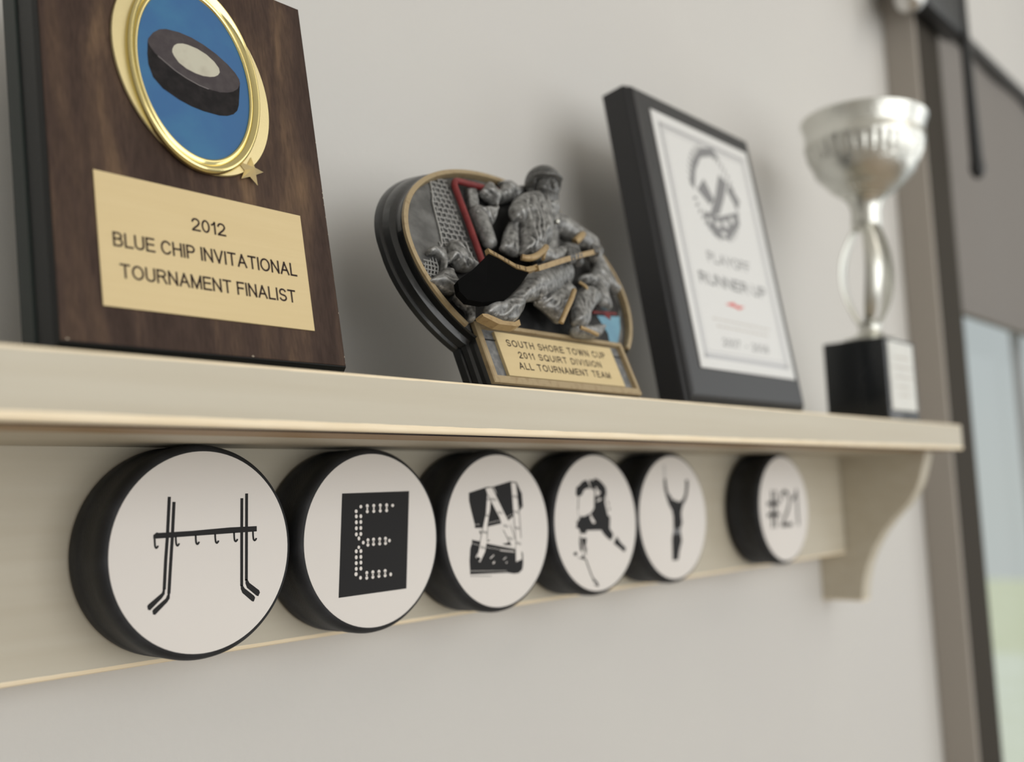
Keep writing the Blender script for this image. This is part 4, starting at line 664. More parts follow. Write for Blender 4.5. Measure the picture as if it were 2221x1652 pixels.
# ------------------------------------------------------------------ resin hockey award
FIG = {"body":[[[1.2,86.4,9,8.6],[1.2,82.6,10,8.8],[-3.2,73.0,11.5,8.2],[-9.8,62.1,13,6.4]],[[-6.7,82.4,6,4.5],[-18.5,63.7,7,4.5],[-20.0,59.9,8,4]],[[23.1,88.2,3,9],[16.9,76.3,4,8.5],[11.3,65.6,4,8]],[[21.0,90.9,9,4.2],[20.8,92.7,11,4]],[[23.9,86.8,6,6.5],[28.0,84.4,8,5.8],[34.1,80.2,9,5.4],[42.6,76.5,9,5.6]],[[42.6,76.5,9,5.2],[41.6,69.9,10,4.2]],[[-4.6,63.3,10,5],[2.4,59.5,12,4.2],[10.7,62.3,13,3.8]],[[14.7,59.6,3,9],[2.0,52.2,5,8.5],[-13.5,44.7,8,7]],[[-14.6,44.5,9,6.8],[-30.0,35.4,11,5.8],[-41.5,27.8,12,6.2],[-43.8,26.3,11,6.8],[-38.4,26.8,11,6.4]],[[-47.9,27.8,11,4.6],[-50.3,26.6,11,4.4]],[[2.0,48.0,5,8.5],[8.3,43.4,7,8.2],[1.8,37.3,6,7]],[[21.7,44.3,7,7.6],[21.1,38.9,7,7.2],[16.1,32.2,6,6.2]],[[13.3,27.4,4,4.6],[19.8,25.9,4,4.6],[29.0,28.8,3,4.2]],[[34.5,61.1,4,5],[45.5,59.6,4,6],[52.2,55.0,3,7],[50.3,48.8,1,6]],[[54.4,72.9,3,4],[56.3,67.0,2,4.5],[60.3,62.4,1,4]]],"gloves":[[[17.4,67.3,12,3.0],[21.0,66.9,13,3.0]],[[17.9,63.5,13,3.4],[21.5,61.2,12,3.2]],[[16.1,63.1,16,1.4],[15.0,59.9,17,1.4],[14.2,58.6,16,1.3]],[[14.6,63.7,16,1.4],[11.2,58.5,17.5,1.4],[11.4,56.8,16,1.3]],[[11.9,63.2,16,1.4],[8.3,57.5,17.5,1.4],[8.8,55.8,16,1.3]],[[18.8,63.6,16,1.3],[18.3,60.9,16.5,1.3],[18.8,60.2,15.5,1.2]],[[44.4,74.8,10,3.4],[44.1,71.6,11,3.4]],[[37.3,70.8,14,1.3],[33.4,66.3,16,1.3],[34.6,66.0,14,1.2]],[[40.0,70.8,14,1.3],[36.7,67.0,15.5,1.3],[38.4,67.0,13.5,1.2]]],"fallen":[[[-19.7,97.4,-1,3.5],[-21.9,85.5,0,4.5],[-20.2,79.6,1,4],[-22.7,70.3,1,3.5]],[[-23.0,83.0,0,4],[-18.3,86.0,2,4],[-10.7,92.7,3,4]],[[-8.0,100.6,1,4],[-3.2,99.3,2,4.5],[-2.1,95.0,1,5]],[[6.5,104.2,1,5],[11.4,103.1,0,4]],[[-20.2,79.6,1,3],[-13.9,88.1,2,3.5],[-6.3,95.0,3,4.2]]],"jersey":[[[-61.1,59.9,0,1.6],[-56.5,59.4,0.5,2],[-55.3,54.8,1,1.8],[-59.4,49.1,1,1.6]],[[-46.5,63.7,0,3],[-46.9,57.8,1,4.5],[-45.7,53.4,1,5]],[[-67.6,44.1,-1,1.5],[-62.5,44.8,0,3.4],[-57.9,43.6,0,3.6],[-58.6,48.9,0,2.5]],[[-57.0,44.2,0,3.5],[-53.1,41.7,1,2.2],[-52.8,36.2,2,2.4],[-52.3,31.3,3,1.9],[-54.1,25.8,3,1.4]]],"skate_sole":[[-59.7,22.1,12],[-54.6,27.2,12],[-54.0,27.0,12],[-56.5,22.9,12],[-48.2,20.7,12],[-40.3,21.4,12],[-37.1,22.8,12],[-40.1,19.1,12],[-42.0,19.0,12],[-51.9,18.8,12]],"goldband":[[7.4,42.2,13.5],[1.0,36.0,14.2],[-5.1,29.9,13.6],[-8.1,25.2,11]],"hem":[[-28.6,50.3,18],[-26.0,49.6,19],[-20.8,51.1,19.5],[-13.6,55.3,19],[-6.6,60.1,17]],"cuff":[[41.7,83.0,10],[33.1,77.3,13],[27.3,73.5,14],[25.0,71.9,13]],"strap":[[[-4.1,60.8,15],[-10.6,53.9,16]],[[4.7,62.3,13],[1.2,57.7,14]]],"head":[26.8,106.0,8],"blade":[[-48.1,49.0,17],[-59.2,40.7,15],[-67.1,36.1,12.5],[-67.0,31.9,11.5],[-63.3,28.9,11],[-56.3,28.1,12],[-44.4,29.8,14],[-35.0,36.3,17],[-28.8,42.1,19]],"bladetop":[[-42.7,53.7,17],[-29.0,44.5,19],[-25.0,44.9,18.8]],"shaft":[[-21.9,45.4,18.5],[7.2,56.7,17],[21.0,61.9,16],[39.0,68.4,14.5]],"eyes":[[14.5,97.0,16],[22.9,99.3,16]],"logo":[[18.6,82.5,10]]}
REL = {"body":[[[[-10.7,79.5],[-10.7,84.4],[-6.3,89.7],[0.5,94.8],[7.3,97.8],[13.6,98.4],[17.5,96.1],[18.4,91.9],[16.8,86.7],[13.9,80.2],[11.1,73.8],[7.6,68.9],[3.7,67.0],[-0.8,63.9],[-7.4,61.2],[-14.4,60.2],[-13.1,65.2],[-10.2,71.4],[-7.6,77.5]],9,7,8,[-0.25,-1],0.9],[[[-7.7,82.2],[-6.0,79.9],[-6.5,76.0],[-12.7,62.1],[-14.1,61.2],[-22.5,63.6],[-20.1,67.7],[-14.9,75.0]],6,3,4,[-0.3,-1],0.5],[[[-14.3,50.9],[-21.6,44.4],[-29.4,38.8],[-36.1,34.5],[-43.4,32.4],[-50.0,30.2],[-52.9,25.2],[-48.8,24.0],[-44.1,23.0],[-36.2,23.8],[-29.4,29.1],[-25.7,33.6],[-17.4,36.6],[-10.5,40.4],[-1.7,45.2],[5.1,49.9],[4.6,53.1],[-4.3,52.6]],9,4.5,6,[-1,-0.45],0.7],[[[-12.1,39.2],[-3.5,43.6],[5.7,48.9],[12.1,52.6],[15.1,49.7],[18.9,48.3],[12.5,40.7],[5.8,34.9],[-0.9,29.0],[-4.1,30.2],[-7.6,33.2],[-11.3,35.8],[-13.8,37.4]],6,5,6,[1,0.5],0.8],[[[21.4,48.5],[26.9,51.6],[32.2,52.0],[35.6,48.8],[36.1,45.2],[29.6,40.6],[22.7,35.2],[19.4,30.4],[14.0,28.4],[8.8,30.0],[10.1,34.5],[13.4,40.6]],6,4.5,5,[-0.4,-1],0.5],[[[9.4,29.2],[19.3,31.7],[24.4,31.9],[31.7,33.6],[36.5,32.8],[29.9,27.1],[20.6,25.3],[11.0,25.5]],3,4,4,[1,0],0.3],[[[37.0,62.4],[43.9,64.1],[50.3,69.5],[54.4,74.2],[58.0,73.4],[57.3,69.8],[60.8,63.9],[63.7,57.0],[60.0,55.5],[55.0,57.7],[49.9,50.2],[49.2,44.4],[45.4,44.9],[42.3,46.3],[41.2,51.3],[42.9,57.7],[37.0,57.7],[32.7,59.4]],2.5,3.5,4,[0.6,-1],0.7]],"fallen":[[[[-16.1,98.8],[-10.3,104.5],[-7.9,105.7],[-7.0,101.4],[-2.0,103.0],[3.2,108.0],[7.0,107.7],[9.7,105.1],[4.3,99.0],[-1.9,95.9],[-5.9,94.6],[-8.7,90.4],[-12.4,85.0],[-16.8,79.9],[-19.9,81.1],[-22.4,83.5],[-24.2,85.4],[-26.0,86.5],[-18.9,89.2],[-12.5,90.3],[-9.1,92.7],[-10.2,94.4],[-13.2,96.0]],1,4,4,[0.7,-1],1.1],[[[-23.8,78.4],[-19.6,79.6],[-18.3,77.7],[-19.1,73.8],[-21.8,68.8],[-24.4,69.1],[-24.7,72.3],[-23.8,75.4]],1,2.5,3,[0.2,-1],0.5],[[[2.1,109.6],[9.3,111.5],[12.1,108.9],[17.7,111.2],[22.2,111.1],[18.9,105.3],[10.7,100.9],[5.1,99.5],[3.2,102.7],[3.1,106.7]],0.5,3.5,4,[0.5,-1],0.9],[[[-21.4,100.8],[-15.5,101.9],[-18.5,91.1],[-24.4,87.9]],-1,1.2,1.2,[0,1],0.0]],"jersey":[[[[-62.6,59.6],[-59.3,61.5],[-54.5,61.6],[-53.0,58.9],[-54.3,53.6],[-57.2,50.1],[-58.4,50.6],[-56.6,55.2],[-58.4,57.9],[-61.9,57.7]],0,1.8,1.6,[0.4,-1],0.3],[[[-48.9,65.0],[-43.3,66.6],[-41.0,63.4],[-39.4,58.5],[-36.1,55.9],[-42.0,52.3],[-48.4,51.8],[-50.6,54.9],[-53.8,54.3],[-53.3,58.5],[-49.6,60.2]],0.5,3.5,3,[0.5,-1],1.2],[[[-69.1,43.5],[-64.4,46.3],[-57.3,50.9],[-53.7,51.0],[-53.4,46.1],[-51.4,42.4],[-56.3,39.2],[-61.8,39.8],[-66.6,42.0]],-0.5,3.5,3.5,[1,-0.3],1.0],[[[-57.5,38.1],[-52.6,40.1],[-49.3,39.3],[-48.9,35.4],[-49.0,32.5],[-51.3,26.6],[-53.5,27.1],[-52.4,31.6],[-54.3,33.2],[-56.8,35.8]],1,2.2,2,[0.4,-1],0.4]]}
def make_award():
    f = Fr((166.7,-85,60.3), 22.3)
    root = empty('resin_award', (166.7, -72, ZT), 'oval pewter and black resin award with a seated hockey player relief', 'award')
    n = 120
    def oval(d, nn, cut=None):
        out = []
        for k in range(n):
            t = 2*pi*k/n; c, s = cos(t), sin(t); b_ = (51.5 if s > 0 else 58)+d; a = 73+d
            u, v = a*c, 61.5 + b_*s
            if nn < -1: v += .5*(-nn-1)*(1 if s > 0 else .35)
            out.append((u, max(v, cut) if cut is not None else v, nn))
        return out
    def shelf_cut(bm):
        g = bm.verts[:] + bm.edges[:] + bm.faces[:]
        r = bmesh.ops.bisect_plane(bm, geom=g, plane_co=(0,0,ZT), plane_no=(0,0,-1), clear_outer=True)
        ed = [e for e in r['geom_cut'] if isinstance(e, bmesh.types.BMEdge)]
        bmesh.ops.edgeloop_fill(bm, edges=ed)
    # backing body : stepped black rim
    bm = bmesh.new()
    rings(bm, [oval(-3.4,-3.2,20), oval(-.3,-.6,20), oval(0,-1.6,20), oval(-.9,-2.4,20), oval(-1.6,-6,20), oval(-.6,-7,20), oval(.2,-7.6,20), oval(.4,-11,20), oval(-.5,-12,20), oval(.5,-13,20), oval(.5,-15.5,20), oval(-.2,-16,20)], f)
    link('backing', from_bm(bm), M['resin_black'], root, smooth=40)
    bm = bmesh.new()
    def rc(u, v0, v1, nn): return [(-u,v0,nn),(u,v0,nn),(u,v1,nn),(-u,v1,nn)]
    rings(bm, [rc(50.3,-1.2,27,-1.6), rc(49.3,-3.5,27,-5), rc(49.3,-4,27,-7), rc(50.3,-5,27,-8), rc(50.3,-6,29,-10.5), rc(49.4,-7,29,-11.2), rc(50.5,-8,31,-12), rc(50.5,-9,31,-15.5)], f)
    shelf_cut(bm); link('base_block', from_bm(bm), M['resin_black'], root)
    # rear foot so it stands
    bm = bmesh.new(); rings(bm, [[(30,0,-20),(30,30,-20),(-30,30,-20),(-30,0,-20)],[(30,-30,-62),(30,-24,-60),(-30,-24,-60),(-30,-30,-62)]], f); shelf_cut(bm); link('rear_foot', from_bm(bm), M['resin_black'], root)
    # pewter ground
    bm = bmesh.new(); rings(bm, [oval(-3.2,-3.15,24), oval(-3.4,-2.95,24)], f); link('relief_ground', from_bm(bm), M['pewter_disc'], root)
    # gold ring
    bm = bmesh.new(); A_, B_ = [], []
    ks = [k for k in range(721) if 61.5 + (51.5 if sin(pi*k/360) > 0 else 58)*sin(pi*k/360) > 24.5]
    ks = sorted(ks, key=lambda k: (k+180) % 720)   # start on the lower left going over the top
    seq = [k for k in range(-235, 596) ]
    pth = []
    for k in range(-236, 597, 4):
        t = pi*k/360; s = sin(t); v = 61.5+(50.4 if s > 0 else 56.8)*s
        if v > 24.5: pth.append((t, v))
    # keep one continuous arc through the top
    start = max(i for i in range(len(pth)-1) if pth[i+1][0]-pth[i][0] > .1)+1 if any(pth[i+1][0]-pth[i][0] > .1 for i in range(len(pth)-1)) else 0
    arc = [p for p in pth if -2.2 < p[0] < pi+2.2]
    arc = [(t, v) for t, v in arc if -1.0 < t < pi+1.0]
    pts = [f(71.9*cos(t), v, -.2) for t, v in arc]
    vs = []
    for i, (t, v) in enumerate(arc):
        c, s = cos(t), sin(t); q = []
        for d, nn in ((1.25,-.9),(1.1,.35),(-1.0,.45),(-1.35,-.6),(-1.35,-3)):
            q.append(bm.verts.new(f((71.7+d)*c, 61.5+((50.2 if s > 0 else 56.6)+d)*s, nn)))
        vs.append(q)
    for p, q in zip(vs, vs[1:]):
        for k in range(4): bm.faces.new((p[k], p[k+1], q[k+1], q[k]))
    bm.faces.new(vs[0]); bm.faces.new(vs[-1][::-1])
    link('gold_ring', from_bm(bm), M['bronze'], root, smooth=40)
    # base frame and recess
    bm = bmesh.new(); vs = rings(bm, [rc(50.6,-.4,27.4,-1.8), rc(50.6,-.4,27.4,.1), rc(50.1,.1,27.0,.5), rc(48.0,2.6,25.3,.5), rc(47.5,3.1,24.9,-1.6)], f)
    link('base_frame', from_bm(bm), M['bronze'], root)
    bm = bmesh.new(); rings(bm, [rc(47.6,2.9,25.1,-1.75), rc(47.6,2.9,25.1,-1.5)], f); link('base_recess', from_bm(bm), M['recess'], root)
    bm = bmesh.new(); rings(bm, [rc(39.9,3.35,23.8,-1.5), rc(39.9,3.35,23.8,-.1), rc(39.75,3.5,23.65,0)], f)
    pl = link('name_plate', from_bm(bm), M['label_gold'], root)
    add_lettering('engraving', 'SOUTH SHORE TOWN CUP', -34.8, 33.0, 17.3, 20.6, .05, f, M['engrave'], pl, weight=.16, track=.34, space=.5)
    add_lettering('engraving', '2011 SQUIRT DIVISION', -29.7, 27.0, 12.1, 15.3, .05, f, M['engrave'], pl, weight=.16, track=.34, space=.5)
    add_lettering('engraving', 'ALL TOURNAMENT TEAM', -31.9, 30.9, 6.8, 10.1, .05, f, M['engrave'], pl, weight=.16, track=.34, space=.5)
    bm = bmesh.new(); dg = [(-33,57),(-31,80),(-30.5,100),(-28,103.5),(0,106),(20,105),(40,98),(56,84),(66,68),(68,52),(60,40),(52,30),(46,28),(-53,27.6),(-58,33),(-60,38),(-56,46),(-52,52),(-46,57)]
    add_poly(bm, dg, -2.8, f); print_obj('dark_ground', bm, M['dark_ground'], root, f)
    # painted ice corner
    bm = bmesh.new(); add_poly(bm, [(44.2,43.6),(55.8,44.6),(64,45.5),(60,38),(52,28.4),(45.5,28.2),(47.5,34)], -2.6, f); print_obj('ice_patch', bm, M['ice_blue'], root, f)
    bm = bmesh.new(); tube(bm, [f(41,44.9,-2.2), f(56,46.2,-2.2), f(61,46.6,-2.4)], .7, 6); add_poly(bm, [(50,44.5),(56.6,46.1),(54.3,42.2)], -2.4, f); link('ice_line', from_bm(bm), M['red_paint'], root)
    # net
    bm = bmesh.new()
    def left(v):
        T = [(58.5,-57.5),(62,-53.5),(66,-50),(72,-48.5),(80,-47.6),(88,-46.6),(94,-44.4),(99,-43.6),(104,-41)]
        for (a, x), (c, y) in zip(T, T[1:]):
            if a <= v <= c: return x+(y-x)*(v-a)/(c-a)
        return -43
    def right(v): return -31.8 - (v-60)*-.01
    v = 58.8; row = 0
    while v < 103.5:
        l, r = left(min(max(v,58.6),103.9)), -32.0
        if v > 101: l = l+1.5
        k = max(3, int((r-l)/1.4)); pts = []
        for i in range(k+1):
            u = l+(r-l)*i/k; pts.append(f(u, v+.35*sin(u*1.9+row*pi)+.25*noise.noise((u*.4,v*.4,0))+(u-l)*.05, -2.5))
        tube(bm, pts, .36, 5)
        vn = v + 2.75; step = 3.3; u = l + (row % 2)*step*.5 + .4
        while u < r-.3:
            j = noise.noise((u,v,2))*.5
            if vn < 104: tube(bm, [f(u+j, v+.1+(u-l)*.05, -2.5), f(u+j*.3-.1, v+1.5+(u-l)*.05, -2.35), f(u, vn+.1+(u-l)*.05, -2.5)], .36, 5)
            u += step
        v = vn; row += 1
    pts = [f(left(58.6+i*1.5), 58.6+i*1.5, -2.4) for i in range(30)]; tube(bm, pts, .42, 5)
    for i in range(5):  # loose diamond mesh at the lower left
        tube(bm, [f(-68.5+i*2.2, 46.5+i*.6, -2.3), f(-66.5+i*2.2, 50+i*.8, -2.1), f(-64+i*1.7, 54.5+i*1.1, -2.3)], .3, 5)
        tube(bm, [f(-68.5+i*.9, 46.8+i*2.2, -2.3), f(-64+i*.8, 46.6+i*2.2, -2.1), f(-58.5+i*.3, 47+i*2.0, -2.3)], .3, 5)
    net = link('goal_net', from_bm(bm), M['net'], root, smooth=60)
    net['kind'] = 'stuff'
    # red goal frame
    bm = bmesh.new()
    path = [f(-33.0,56,1.2), f(-32.4,62,1), f(-31.6,80,.6), f(-31.5,96,.4), f(-31.2,99.6,.4), f(-29.8,101.6,.4), f(-27,102.3,.4), f(-15,102.7,.4), f(-2,103.5,.4)]
    tube(bm, smooth_path(path, 5), 1.5, 12); link('goal_post', from_bm(bm), M['red_paint'], root, smooth=60)
    # figures
    def part(name, key, voxel, amp, freq, m, direction=None, fine=.12):
        def ex(bm):
            for i, r_ in enumerate(REL.get(key, [])): inflate(bm, *r_, f, seed=i*7.3)
        me = blob(FIG[key], f, voxel, ex); folds(me, f, amp, freq, direction=direction, fine=fine)
        return link(name, me, m, root, smooth=180)
    FIG2 = {k: [[(tuple(q[:3]), q[3]) for q in c] for c in FIG[k]] for k in ('body','gloves','fallen','jersey')}
    for k in FIG2: FIG[k] = FIG2[k]
    body = FIG['body']; FIG['body'] = [[((23.1,88.2,2),7.5),((16.9,76.3,2),7),((11.3,65.6,2),7)], body[3], body[4], body[5], body[6], body[7], body[14]]; FIG['fallen'] = FIG['fallen'][:0] + [[FIG['fallen'][0][1], FIG['fallen'][0][3]]]; FIG['jersey'] = [FIG['jersey'][1][:2]]
    part('player_body', 'body', .38, .10, .25, M['pewter'], direction=(-.35,-1,.3))
    part('player_gloves', 'gloves', .32, .12, .8, M['pewter_helmet'])
    part('fallen_player', 'fallen', .36, .08, .3, M['pewter'], direction=(.5,1,0))
    part('fallen_jersey', 'jersey', .32, .08, .4, M['pewter'], direction=(.4,-1,0))
    # head
    hc = f(20.3,103.4,11.4)
    fw = (f.U*-.30 + f.V*-.30 + f.N*.90).normalized(); up = (f.V + f.U*.10 + f.N*.25); up = (up - fw*up.dot(fw)).normalized(); rt = fw.cross(up) * -1
    def H(x, y, z): return hc + rt*x + up*y + fw*z      # x right, y up, z forward
    bm = bmesh.new()
    def ball(c, r, s=(1,1,1)):
        m_ = Matrix.Translation(c) @ Matrix((rt, up, fw)).transposed().to_4x4() @ Matrix.Diagonal((s[0],s[1],s[2],1))
        bmesh.ops.create_icosphere(bm, subdivisions=4, radius=r, matrix=m_)
    ball(H(0,-1.2,.6), 1, (6.3,8.6,7.6)); ball(H(0,-5.6,3.2), 1, (4.4,4.6,4.6)); ball(H(0,-8.3,5.2), 1, (2.2,1.8,2.0))
    ball(H(0,-2.4,8.6), 1, (1.15,1.5,1.5)); ball(H(0,-.6,7.6), 1, (.8,2.4,1.2))
    ball(H(0,-5.3,7.2), 1, (2.3,.55,1.0)); ball(H(0,-6.4,7.0), 1, (1.9,.6,1.0))
    ball(H(-3.3,-2.6,5.2), 1, (2.0,2.0,1.8)); ball(H(3.3,-2.6,5.2), 1, (2.0,2.0,1.8)); ball(H(0,1.9,6.6), 1, (4.6,1.0,1.4))
    ball(H(-6.2,-1.2,.2), 1, (1.0,2.0,1.3)); ball(H(6.2,-1.2,.2), 1, (1.0,2.0,1.3))
    m0 = bpy.data.meshes.new('h'); bm.to_mesh(m0); bm.free(); hd = remesh(m0, .28, 2)
    for v in hd.vertices:
        for sx in (-1, 1):
            d = (v.co - H(2.4*sx, .2, 7.2)); q = d.length
            if q < 2.0: v.co -= fw*.9*(1-q/2.0)**.7
            d = (v.co - H(2.4*sx, .1, 6.6)).length
            if d < .9: v.co += fw*.35
        d = v.co - H(0,-5.85,8)
        if abs(d.dot(up)) < .25 and abs(d.dot(rt)) < 1.9 and d.dot(fw) > -2: v.co -= fw*.5
    hd.update(); link('player_head', hd, M['pewter_face'], root, smooth=180)
    # helmet with brim and side shells
    bm = bmesh.new(); ball(H(0,1.8,-.9), 1, (8.6,8.9,9.4)); ball(H(0,3.0,2.6), 1, (7.9,2.0,7.4))
    ball(H(-6.0,-4,-1.2), 1, (2.2,4.2,3.4)); ball(H(6.0,-4,-1.2), 1, (2.2,4.2,3.4)); ball(H(0,9.0,-1.5), 1, (2.4,1.6,5.6))
    m0 = bpy.data.meshes.new('h'); bm.to_mesh(m0); bm.free(); he = remesh(m0, .32, 2)
    for v in he.vertices:      # carve the face opening
        d = v.co - hc; x, y, z = d.dot(rt), d.dot(up), d.dot(fw)
        if y < 1.6 and z > 1.0 and abs(x) < 7.0:
            t = min(1, (z-1.0)/2.0); v.co -= fw*(z-1.0)*min(1,(1.6-y)/1.0)*t*.97
        if abs(y-5.6) < .35 and z > -4: v.co -= (v.co-hc).normalized()*.35
    he.update(); link('helmet', he, M['pewter_helmet'], root, smooth=180)
    # stick: shaft and blade
    bm = bmesh.new(); sh = [f(*p) for p in FIG['shaft']]
    tube(bm, smooth_path(sh, 4), 1.55, 4, flat=1.1); link('stick_shaft', from_bm(bm), M['gold_paint'], root, smooth=20)
    bl = FIG['blade']; top = [tuple(p) for p in FIG['bladetop']]
    bm = bmesh.new(); ring0 = [f(*p) for p in bl]; thick = (f.N*-2.6 + f.V*-.6)
    a = [bm.verts.new(p) for p in ring0]; c = [bm.verts.new(p + thick) for p in ring0]
    cen = sum(ring0, Vector())/len(ring0) - f.N*.6; ca = bm.verts.new(cen); cc = bm.verts.new(cen+thick)
    for i in range(len(a)):
        j = (i+1)%len(a); bm.faces.new((a[i], a[j], ca)); bm.faces.new((c[j], c[i], cc)); bm.faces.new((a[j], a[i], c[i], c[j]))
    link('stick_blade', from_bm(bm), M['blade_black'], root, label='black blade of the stick')
    bm = bmesh.new()
    tp = [Vector(f(-47.9,49.4,17.2)), Vector(f(-42,46.6,17.7)), Vector(f(-35.2,43.2,18.4)), Vector(f(-29.5,42.2,19)), Vector(f(-24.5,43.8,18.8)), Vector(f(-20.5,45.8,18.4))]
    wd = [2.7,2.7,2.7,3.0,2.9,2.7]; upv = (f.V*.93 + f.U*.25 - f.N*.1).normalized(); vs = []
    for p, w in zip(tp, wd): vs.append([bm.verts.new(p + f.N*.4), bm.verts.new(p + upv*w), bm.verts.new(p + upv*w - f.N*2), bm.verts.new(p - f.N*2)])
    for p, q in zip(vs, vs[1:]):
        for k in range(4): bm.faces.new((p[k], p[(k+1)%4], q[(k+1)%4], q[k]))
    bm.faces.new(vs[0][::-1]); bm.faces.new(vs[-1]); tpb = link('blade_edge', from_bm(bm), M['gold_paint'], root, label='tan edge of the blade with dark tape stripes')
    bm = bmesh.new()
    for t in (.35,.62,1.15,1.42,1.95,2.2,2.75):
        i = min(int(t), 4); p = tp[i].lerp(tp[i+1], t-i) + f.N*.55; d = (tp[i+1]-tp[i]).normalized()
        bm.faces.new([bm.verts.new(q) for q in (p-d*.14, p+d*.14, p+d*.34+upv*2.6, p+d*.06+upv*2.6)])
    print_obj('tape_stripes', bm, M['engrave'], tpb, f)
    # gold trims
    def band(name, pts, r, flat=.35):
        bm = bmesh.new(); tube(bm, smooth_path([f(*p) for p in pts], 6), r, 8, flat=1); link(name, from_bm(bm), M['gold_paint'], root, smooth=60)
    g = FIG['goldband']; band('sock_band', g, 1.25)
    band('hem_band', FIG['hem'], 1.5); band('cuff_band', FIG['cuff'], 1.9)
    for s in FIG['strap']: band('jersey_stripe', [s[0], [(a+b_)/2 for a, b_ in zip(*s)], s[1]], .8)
    bm = bmesh.new(); so = [(-59.7,22.1),(-56.5,22.4),(-48.2,20.3),(-41.5,20.6),(-38,22.2),(-38.3,19.6),(-41.5,18.6),(-51.9,18.4),(-59.5,21)]
    prism(bm, so, 8.5, 12.6, f); link('skate_sole', from_bm(bm), M['gold_paint'], root)
    band('boot_trim', [(9,26.5,8.5),(14,24.8,9.2),(20,24,8.5)], .9)
    band('far_glove_trim', [(21.5,51.6,9),(23.5,49,10),(24.5,47.5,9.5)], .8)
    # shiny neck logo
    bm = bmesh.new(); bmesh.ops.create_uvsphere(bm, u_segments=12, v_segments=8, radius=1.3, matrix=Matrix.Translation(f(19.5,83.2,11.4))); link('neck_button', from_bm(bm), M['silver_satin'], root, smooth=60)
make_award()

# ------------------------------------------------------------------ black plaque with white certificate
def make_black_plaque():
    f = Fr((357,-66,66.3), 8.8); U0, U1, H = -62.5, 70.5, 182.5
    root = empty('award_plaque', (360, -52, ZT), 'black plaque with white certificate plate and round grey emblem', 'plaque')
    bm = bmesh.new()
    def rc(d, nn, db=0): return [(U0-d,-d-db,nn),(U1+d,-d-db,nn),(U1+d,H+d,nn),(U0-d,H+d,nn)]
    rings(bm, [rc(-1.5,.0), rc(0,-.4), rc(1.2,-1.8,1.2), rc(1.4,-3.2,1.6), rc(2.4,-4.2,2.6), rc(2.8,-6,3), rc(2.8,-20,2.7)], f)
    link('plaque_board', from_bm(bm), M['frame_black'], root)
    bm = bmesh.new(); tube(bm, [f(0,80,-20), Vector((357,-14,ZT+1)), Vector((357,-26,ZT+1))], 1, 8); link('rear_strut', from_bm(bm), M['rod'], root, smooth=40)
    P = [(-49.5,15.8),(63.9,15.8),(63.9,172.3),(-49.5,172.3)]
    bm = bmesh.new(); prism(bm, P, .02, .7, f); pl = link('certificate_plate', from_bm(bm), M['certificate'], root)
    def frame_(d, w, name):
        bm = bmesh.new(); x0, x1, y0, y1 = -49.5+d, 63.9-d, 15.8+d, 172.3-d
        for a in ((x0,x1,y0,y0+w),(x0,x1,y1-w,y1),(x0,x0+w,y0,y1),(x1-w,x1,y0,y1)): add_poly(bm, [(a[0],a[2]),(a[1],a[2]),(a[1],a[3]),(a[0],a[3])], .74, f)
        print_obj(name, bm, M['silver_line'], pl, f)
    frame_(6.2, 2.6, 'printed_border'); frame_(10.2, .5, 'printed_border')
    # emblem: a ring of marks around a bold centre, as far as the picture shows
    bm = bmesh.new(); cu, cv = 7.2, 131
    for k in range(44):
        a = 2*pi*k/44
        if k % 11 in (0, 1) : continue
        stroke(bm, [(cu+24*cos(a), cv+27*sin(a)), (cu+28.5*cos(a), cv+32*sin(a))], 1.5, .74, f)
    for p in [[(18.2, 146.3), (27.2, 142.6), (18.0, 129.0), (8.3, 117.1), (-3.8, 114.7), (8.0, 129.7)], [(-2.4, 138.7), (5.5, 126.4), (-1.3, 121.5), (-13.2, 129.3)], [(-10.7, 116.1), (6.4, 115.4), (33.1, 123.5), (32.3, 114.7), (13.8, 101.4), (-1.7, 100.7), (-10.0, 108.0)], [(30.1, 143.2), (39.2, 132.0), (33.7, 125.1), (24.8, 136.2)], [(-20.6, 131.8), (-12.7, 147.5), (0.3, 159.9), (17.1, 164.2), (23.5, 157.0), (11.9, 157.1), (-0.9, 153.2), (-10.4, 142.5), (-16.3, 128.6)]]: add_poly(bm, p, .76, f)
    print_obj('printed_emblem', bm, M['emblem_ink'], pl, f)
    bm = bmesh.new()
    for x, y, a, c in ((4,110,3.2,2.2),(14,112,3.5,2.4),(23,116,2.6,2.2),(9,104.5,3,1.6),(-5,111,2,2)): disc(bm, x, y, a, c, .79, f)
    print_obj('printed_highlight', bm, M['certificate'], pl, f)
    add_lettering('printed_text', 'PLAYOFF', -17.5, 33, 82.5, 89.5, .74, f, M['emblem_ink'], pl, weight=.14)
    add_lettering('printed_text', 'RUNNER UP', -32, 48, 67.5, 75, .74, f, M['emblem_ink'], pl, weight=.18)
    bm = bmesh.new(); add_poly(bm, [(-8,57.3),(2,59.6),(7,57.9),(16,58.6),(8,55.6),(3,56.8)], .74, f); print_obj('printed_flourish', bm, M['red_ink'], pl, f)
    bm = bmesh.new()
    for v, u0, u1 in ((46.6,-26,40),(42.4,-23,38)):
        u = u0
        while u < u1: w = random.uniform(1.5,5); stroke(bm, [(u,v),(u+w,v)], .9, .74, f); u += w+1.2
    print_obj('printed_small_lines', bm, M['pale_ink'], pl, f)
    add_lettering('printed_text', '2007 - 2008', -20, 35, 30.5, 35.5, .74, f, M['emblem_ink'], pl, weight=.15, space=.6)
make_black_plaque()

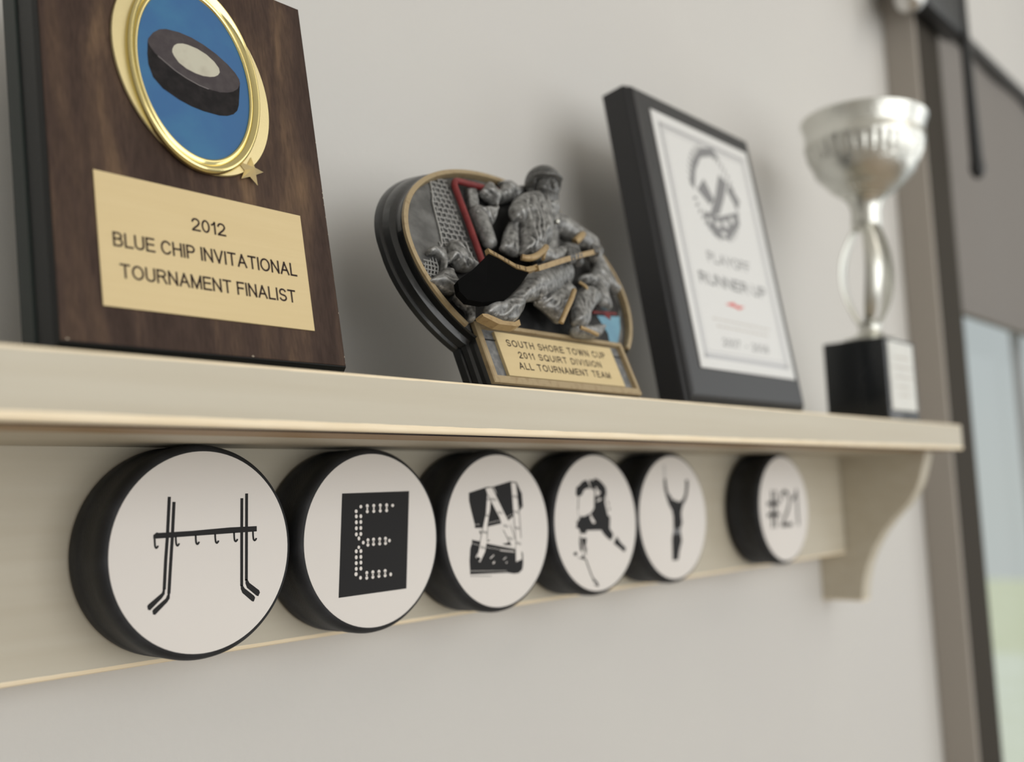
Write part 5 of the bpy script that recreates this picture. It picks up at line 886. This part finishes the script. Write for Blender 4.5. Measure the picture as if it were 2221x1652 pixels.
# ------------------------------------------------------------------ silver cup
def make_cup():
    root = empty('trophy_cup', (554, -59, ZT), 'silver bowl-topped trophy cup on a square black base', 'trophy')
    bm = bmesh.new(); box(bm, 526, 584, -82, -37, ZT, 117.5); bevel(bm, .8, 2); link('marble_base', from_bm(bm), M['marble'], root, smooth=30)
    bm = bmesh.new(); box(bm, 531, 578, -82.9, -82.0, 66, 115.5); bevel(bm, .3, 1); pl = link('base_label', from_bm(bm), M['label_silver'], root)
    g = Fr((554.5,-82.95,66), 0); bm = bmesh.new()
    for v, w in ((38,13),(31,16),(24,15),(17,12),(11,9)): 
        u = -w
        while u < w: q = random.uniform(1.5,4); stroke(bm, [(u,v),(u+q,v)], 1.6, .03, g); u += q+1
    print_obj('engraving', bm, M['pale_ink'], pl, g)
    O = Vector((555.5,-60.5,117.5)); ax = Vector((5.5,-6,172)).normalized()
    sx = Vector((1,0,0)); sx = (sx-ax*sx.dot(ax)).normalized(); sy = ax.cross(sx)
    def L(r, a, h): return O + sx*r*cos(a) + sy*r*sin(a) + ax*h
    def lathe(name, prof, m, flute=0, nfl=24, seg=120):
        bm = bmesh.new(); vs = []
        for r, h, fl in prof: vs.append([bm.verts.new(L(max(r,.01)*(1+fl*flute*abs(cos(nfl*a/2))), a, h)) for a in [2*pi*k/seg for k in range(seg)]])
        for p, q in zip(vs, vs[1:]):
            for k in range(seg): bm.faces.new((p[k], p[(k+1)%seg], q[(k+1)%seg], q[k]))
        bmesh.ops.remove_doubles(bm, verts=bm.verts[:], dist=.02)
        return link(name, from_bm(bm), m, root, smooth=50)
    lathe('collar', [(0,0,0),(20,0,0),(20.5,1.5,0),(18,3.2,0),(12,5,0),(8.5,8,0),(7.5,12,0),(9,15,0),(6,17,0),(0,17,0)], M['silver_satin'])
    lathe('neck', [(0,86,0),(8,86,0),(10.5,88,0),(11,92,0),(10.5,98,0),(11.5,104,0),(13.5,108,0),(16,111,0),(0,112,0)], M['silver_satin'])
    lathe('bowl', [(0,108,0),(13.5,109,0),(17.5,112.5,.4),(23.5,118,1),(30,125.5,1),(36,134,1),(40.5,143.5,1),(42.3,149,.3),(43.5,150.5,0),(43.5,153,0),(42.6,154.5,0),(43.2,160,0),(44.5,166,0),(45.8,169,0),(46.2,170.5,0),(45.4,171.5,0),(44,170,0),(42.5,160,0),(41,148,0),(36,130,0),(25,118,0),(0,111,0)], M['silver'], .035, 36, 288)
    # three bowed ribbons form the open stem
    for k in range(3):
        a0 = radians(200 + 120*k); bm = bmesh.new(); vs = []
        for i in range(25):
            t = i/24; h = 13 + (93-13)*t; r = 5.5 + 13.5*sin(pi*t)**.8; tw = a0 + .25*sin(pi*t)
            c = L(r, tw, h); rad = (L(1,tw,h)-L(0,tw,h)); tan = ax.cross(rad).normalized(); w = 3.2+3.0*sin(pi*t); th = 1.8
            vs.append([bm.verts.new(c + tan*w*cos(q) + rad*th*sin(q)) for q in [2*pi*j/12 for j in range(12)]])
        for p, q in zip(vs, vs[1:]):
            for j in range(12): bm.faces.new((p[j], p[(j+1)%12], q[(j+1)%12], q[j]))
        bm.faces.new(vs[0][::-1]); bm.faces.new(vs[-1]); link('stem_ribbon', from_bm(bm), M['silver_satin'], root, smooth=60)
make_cup()
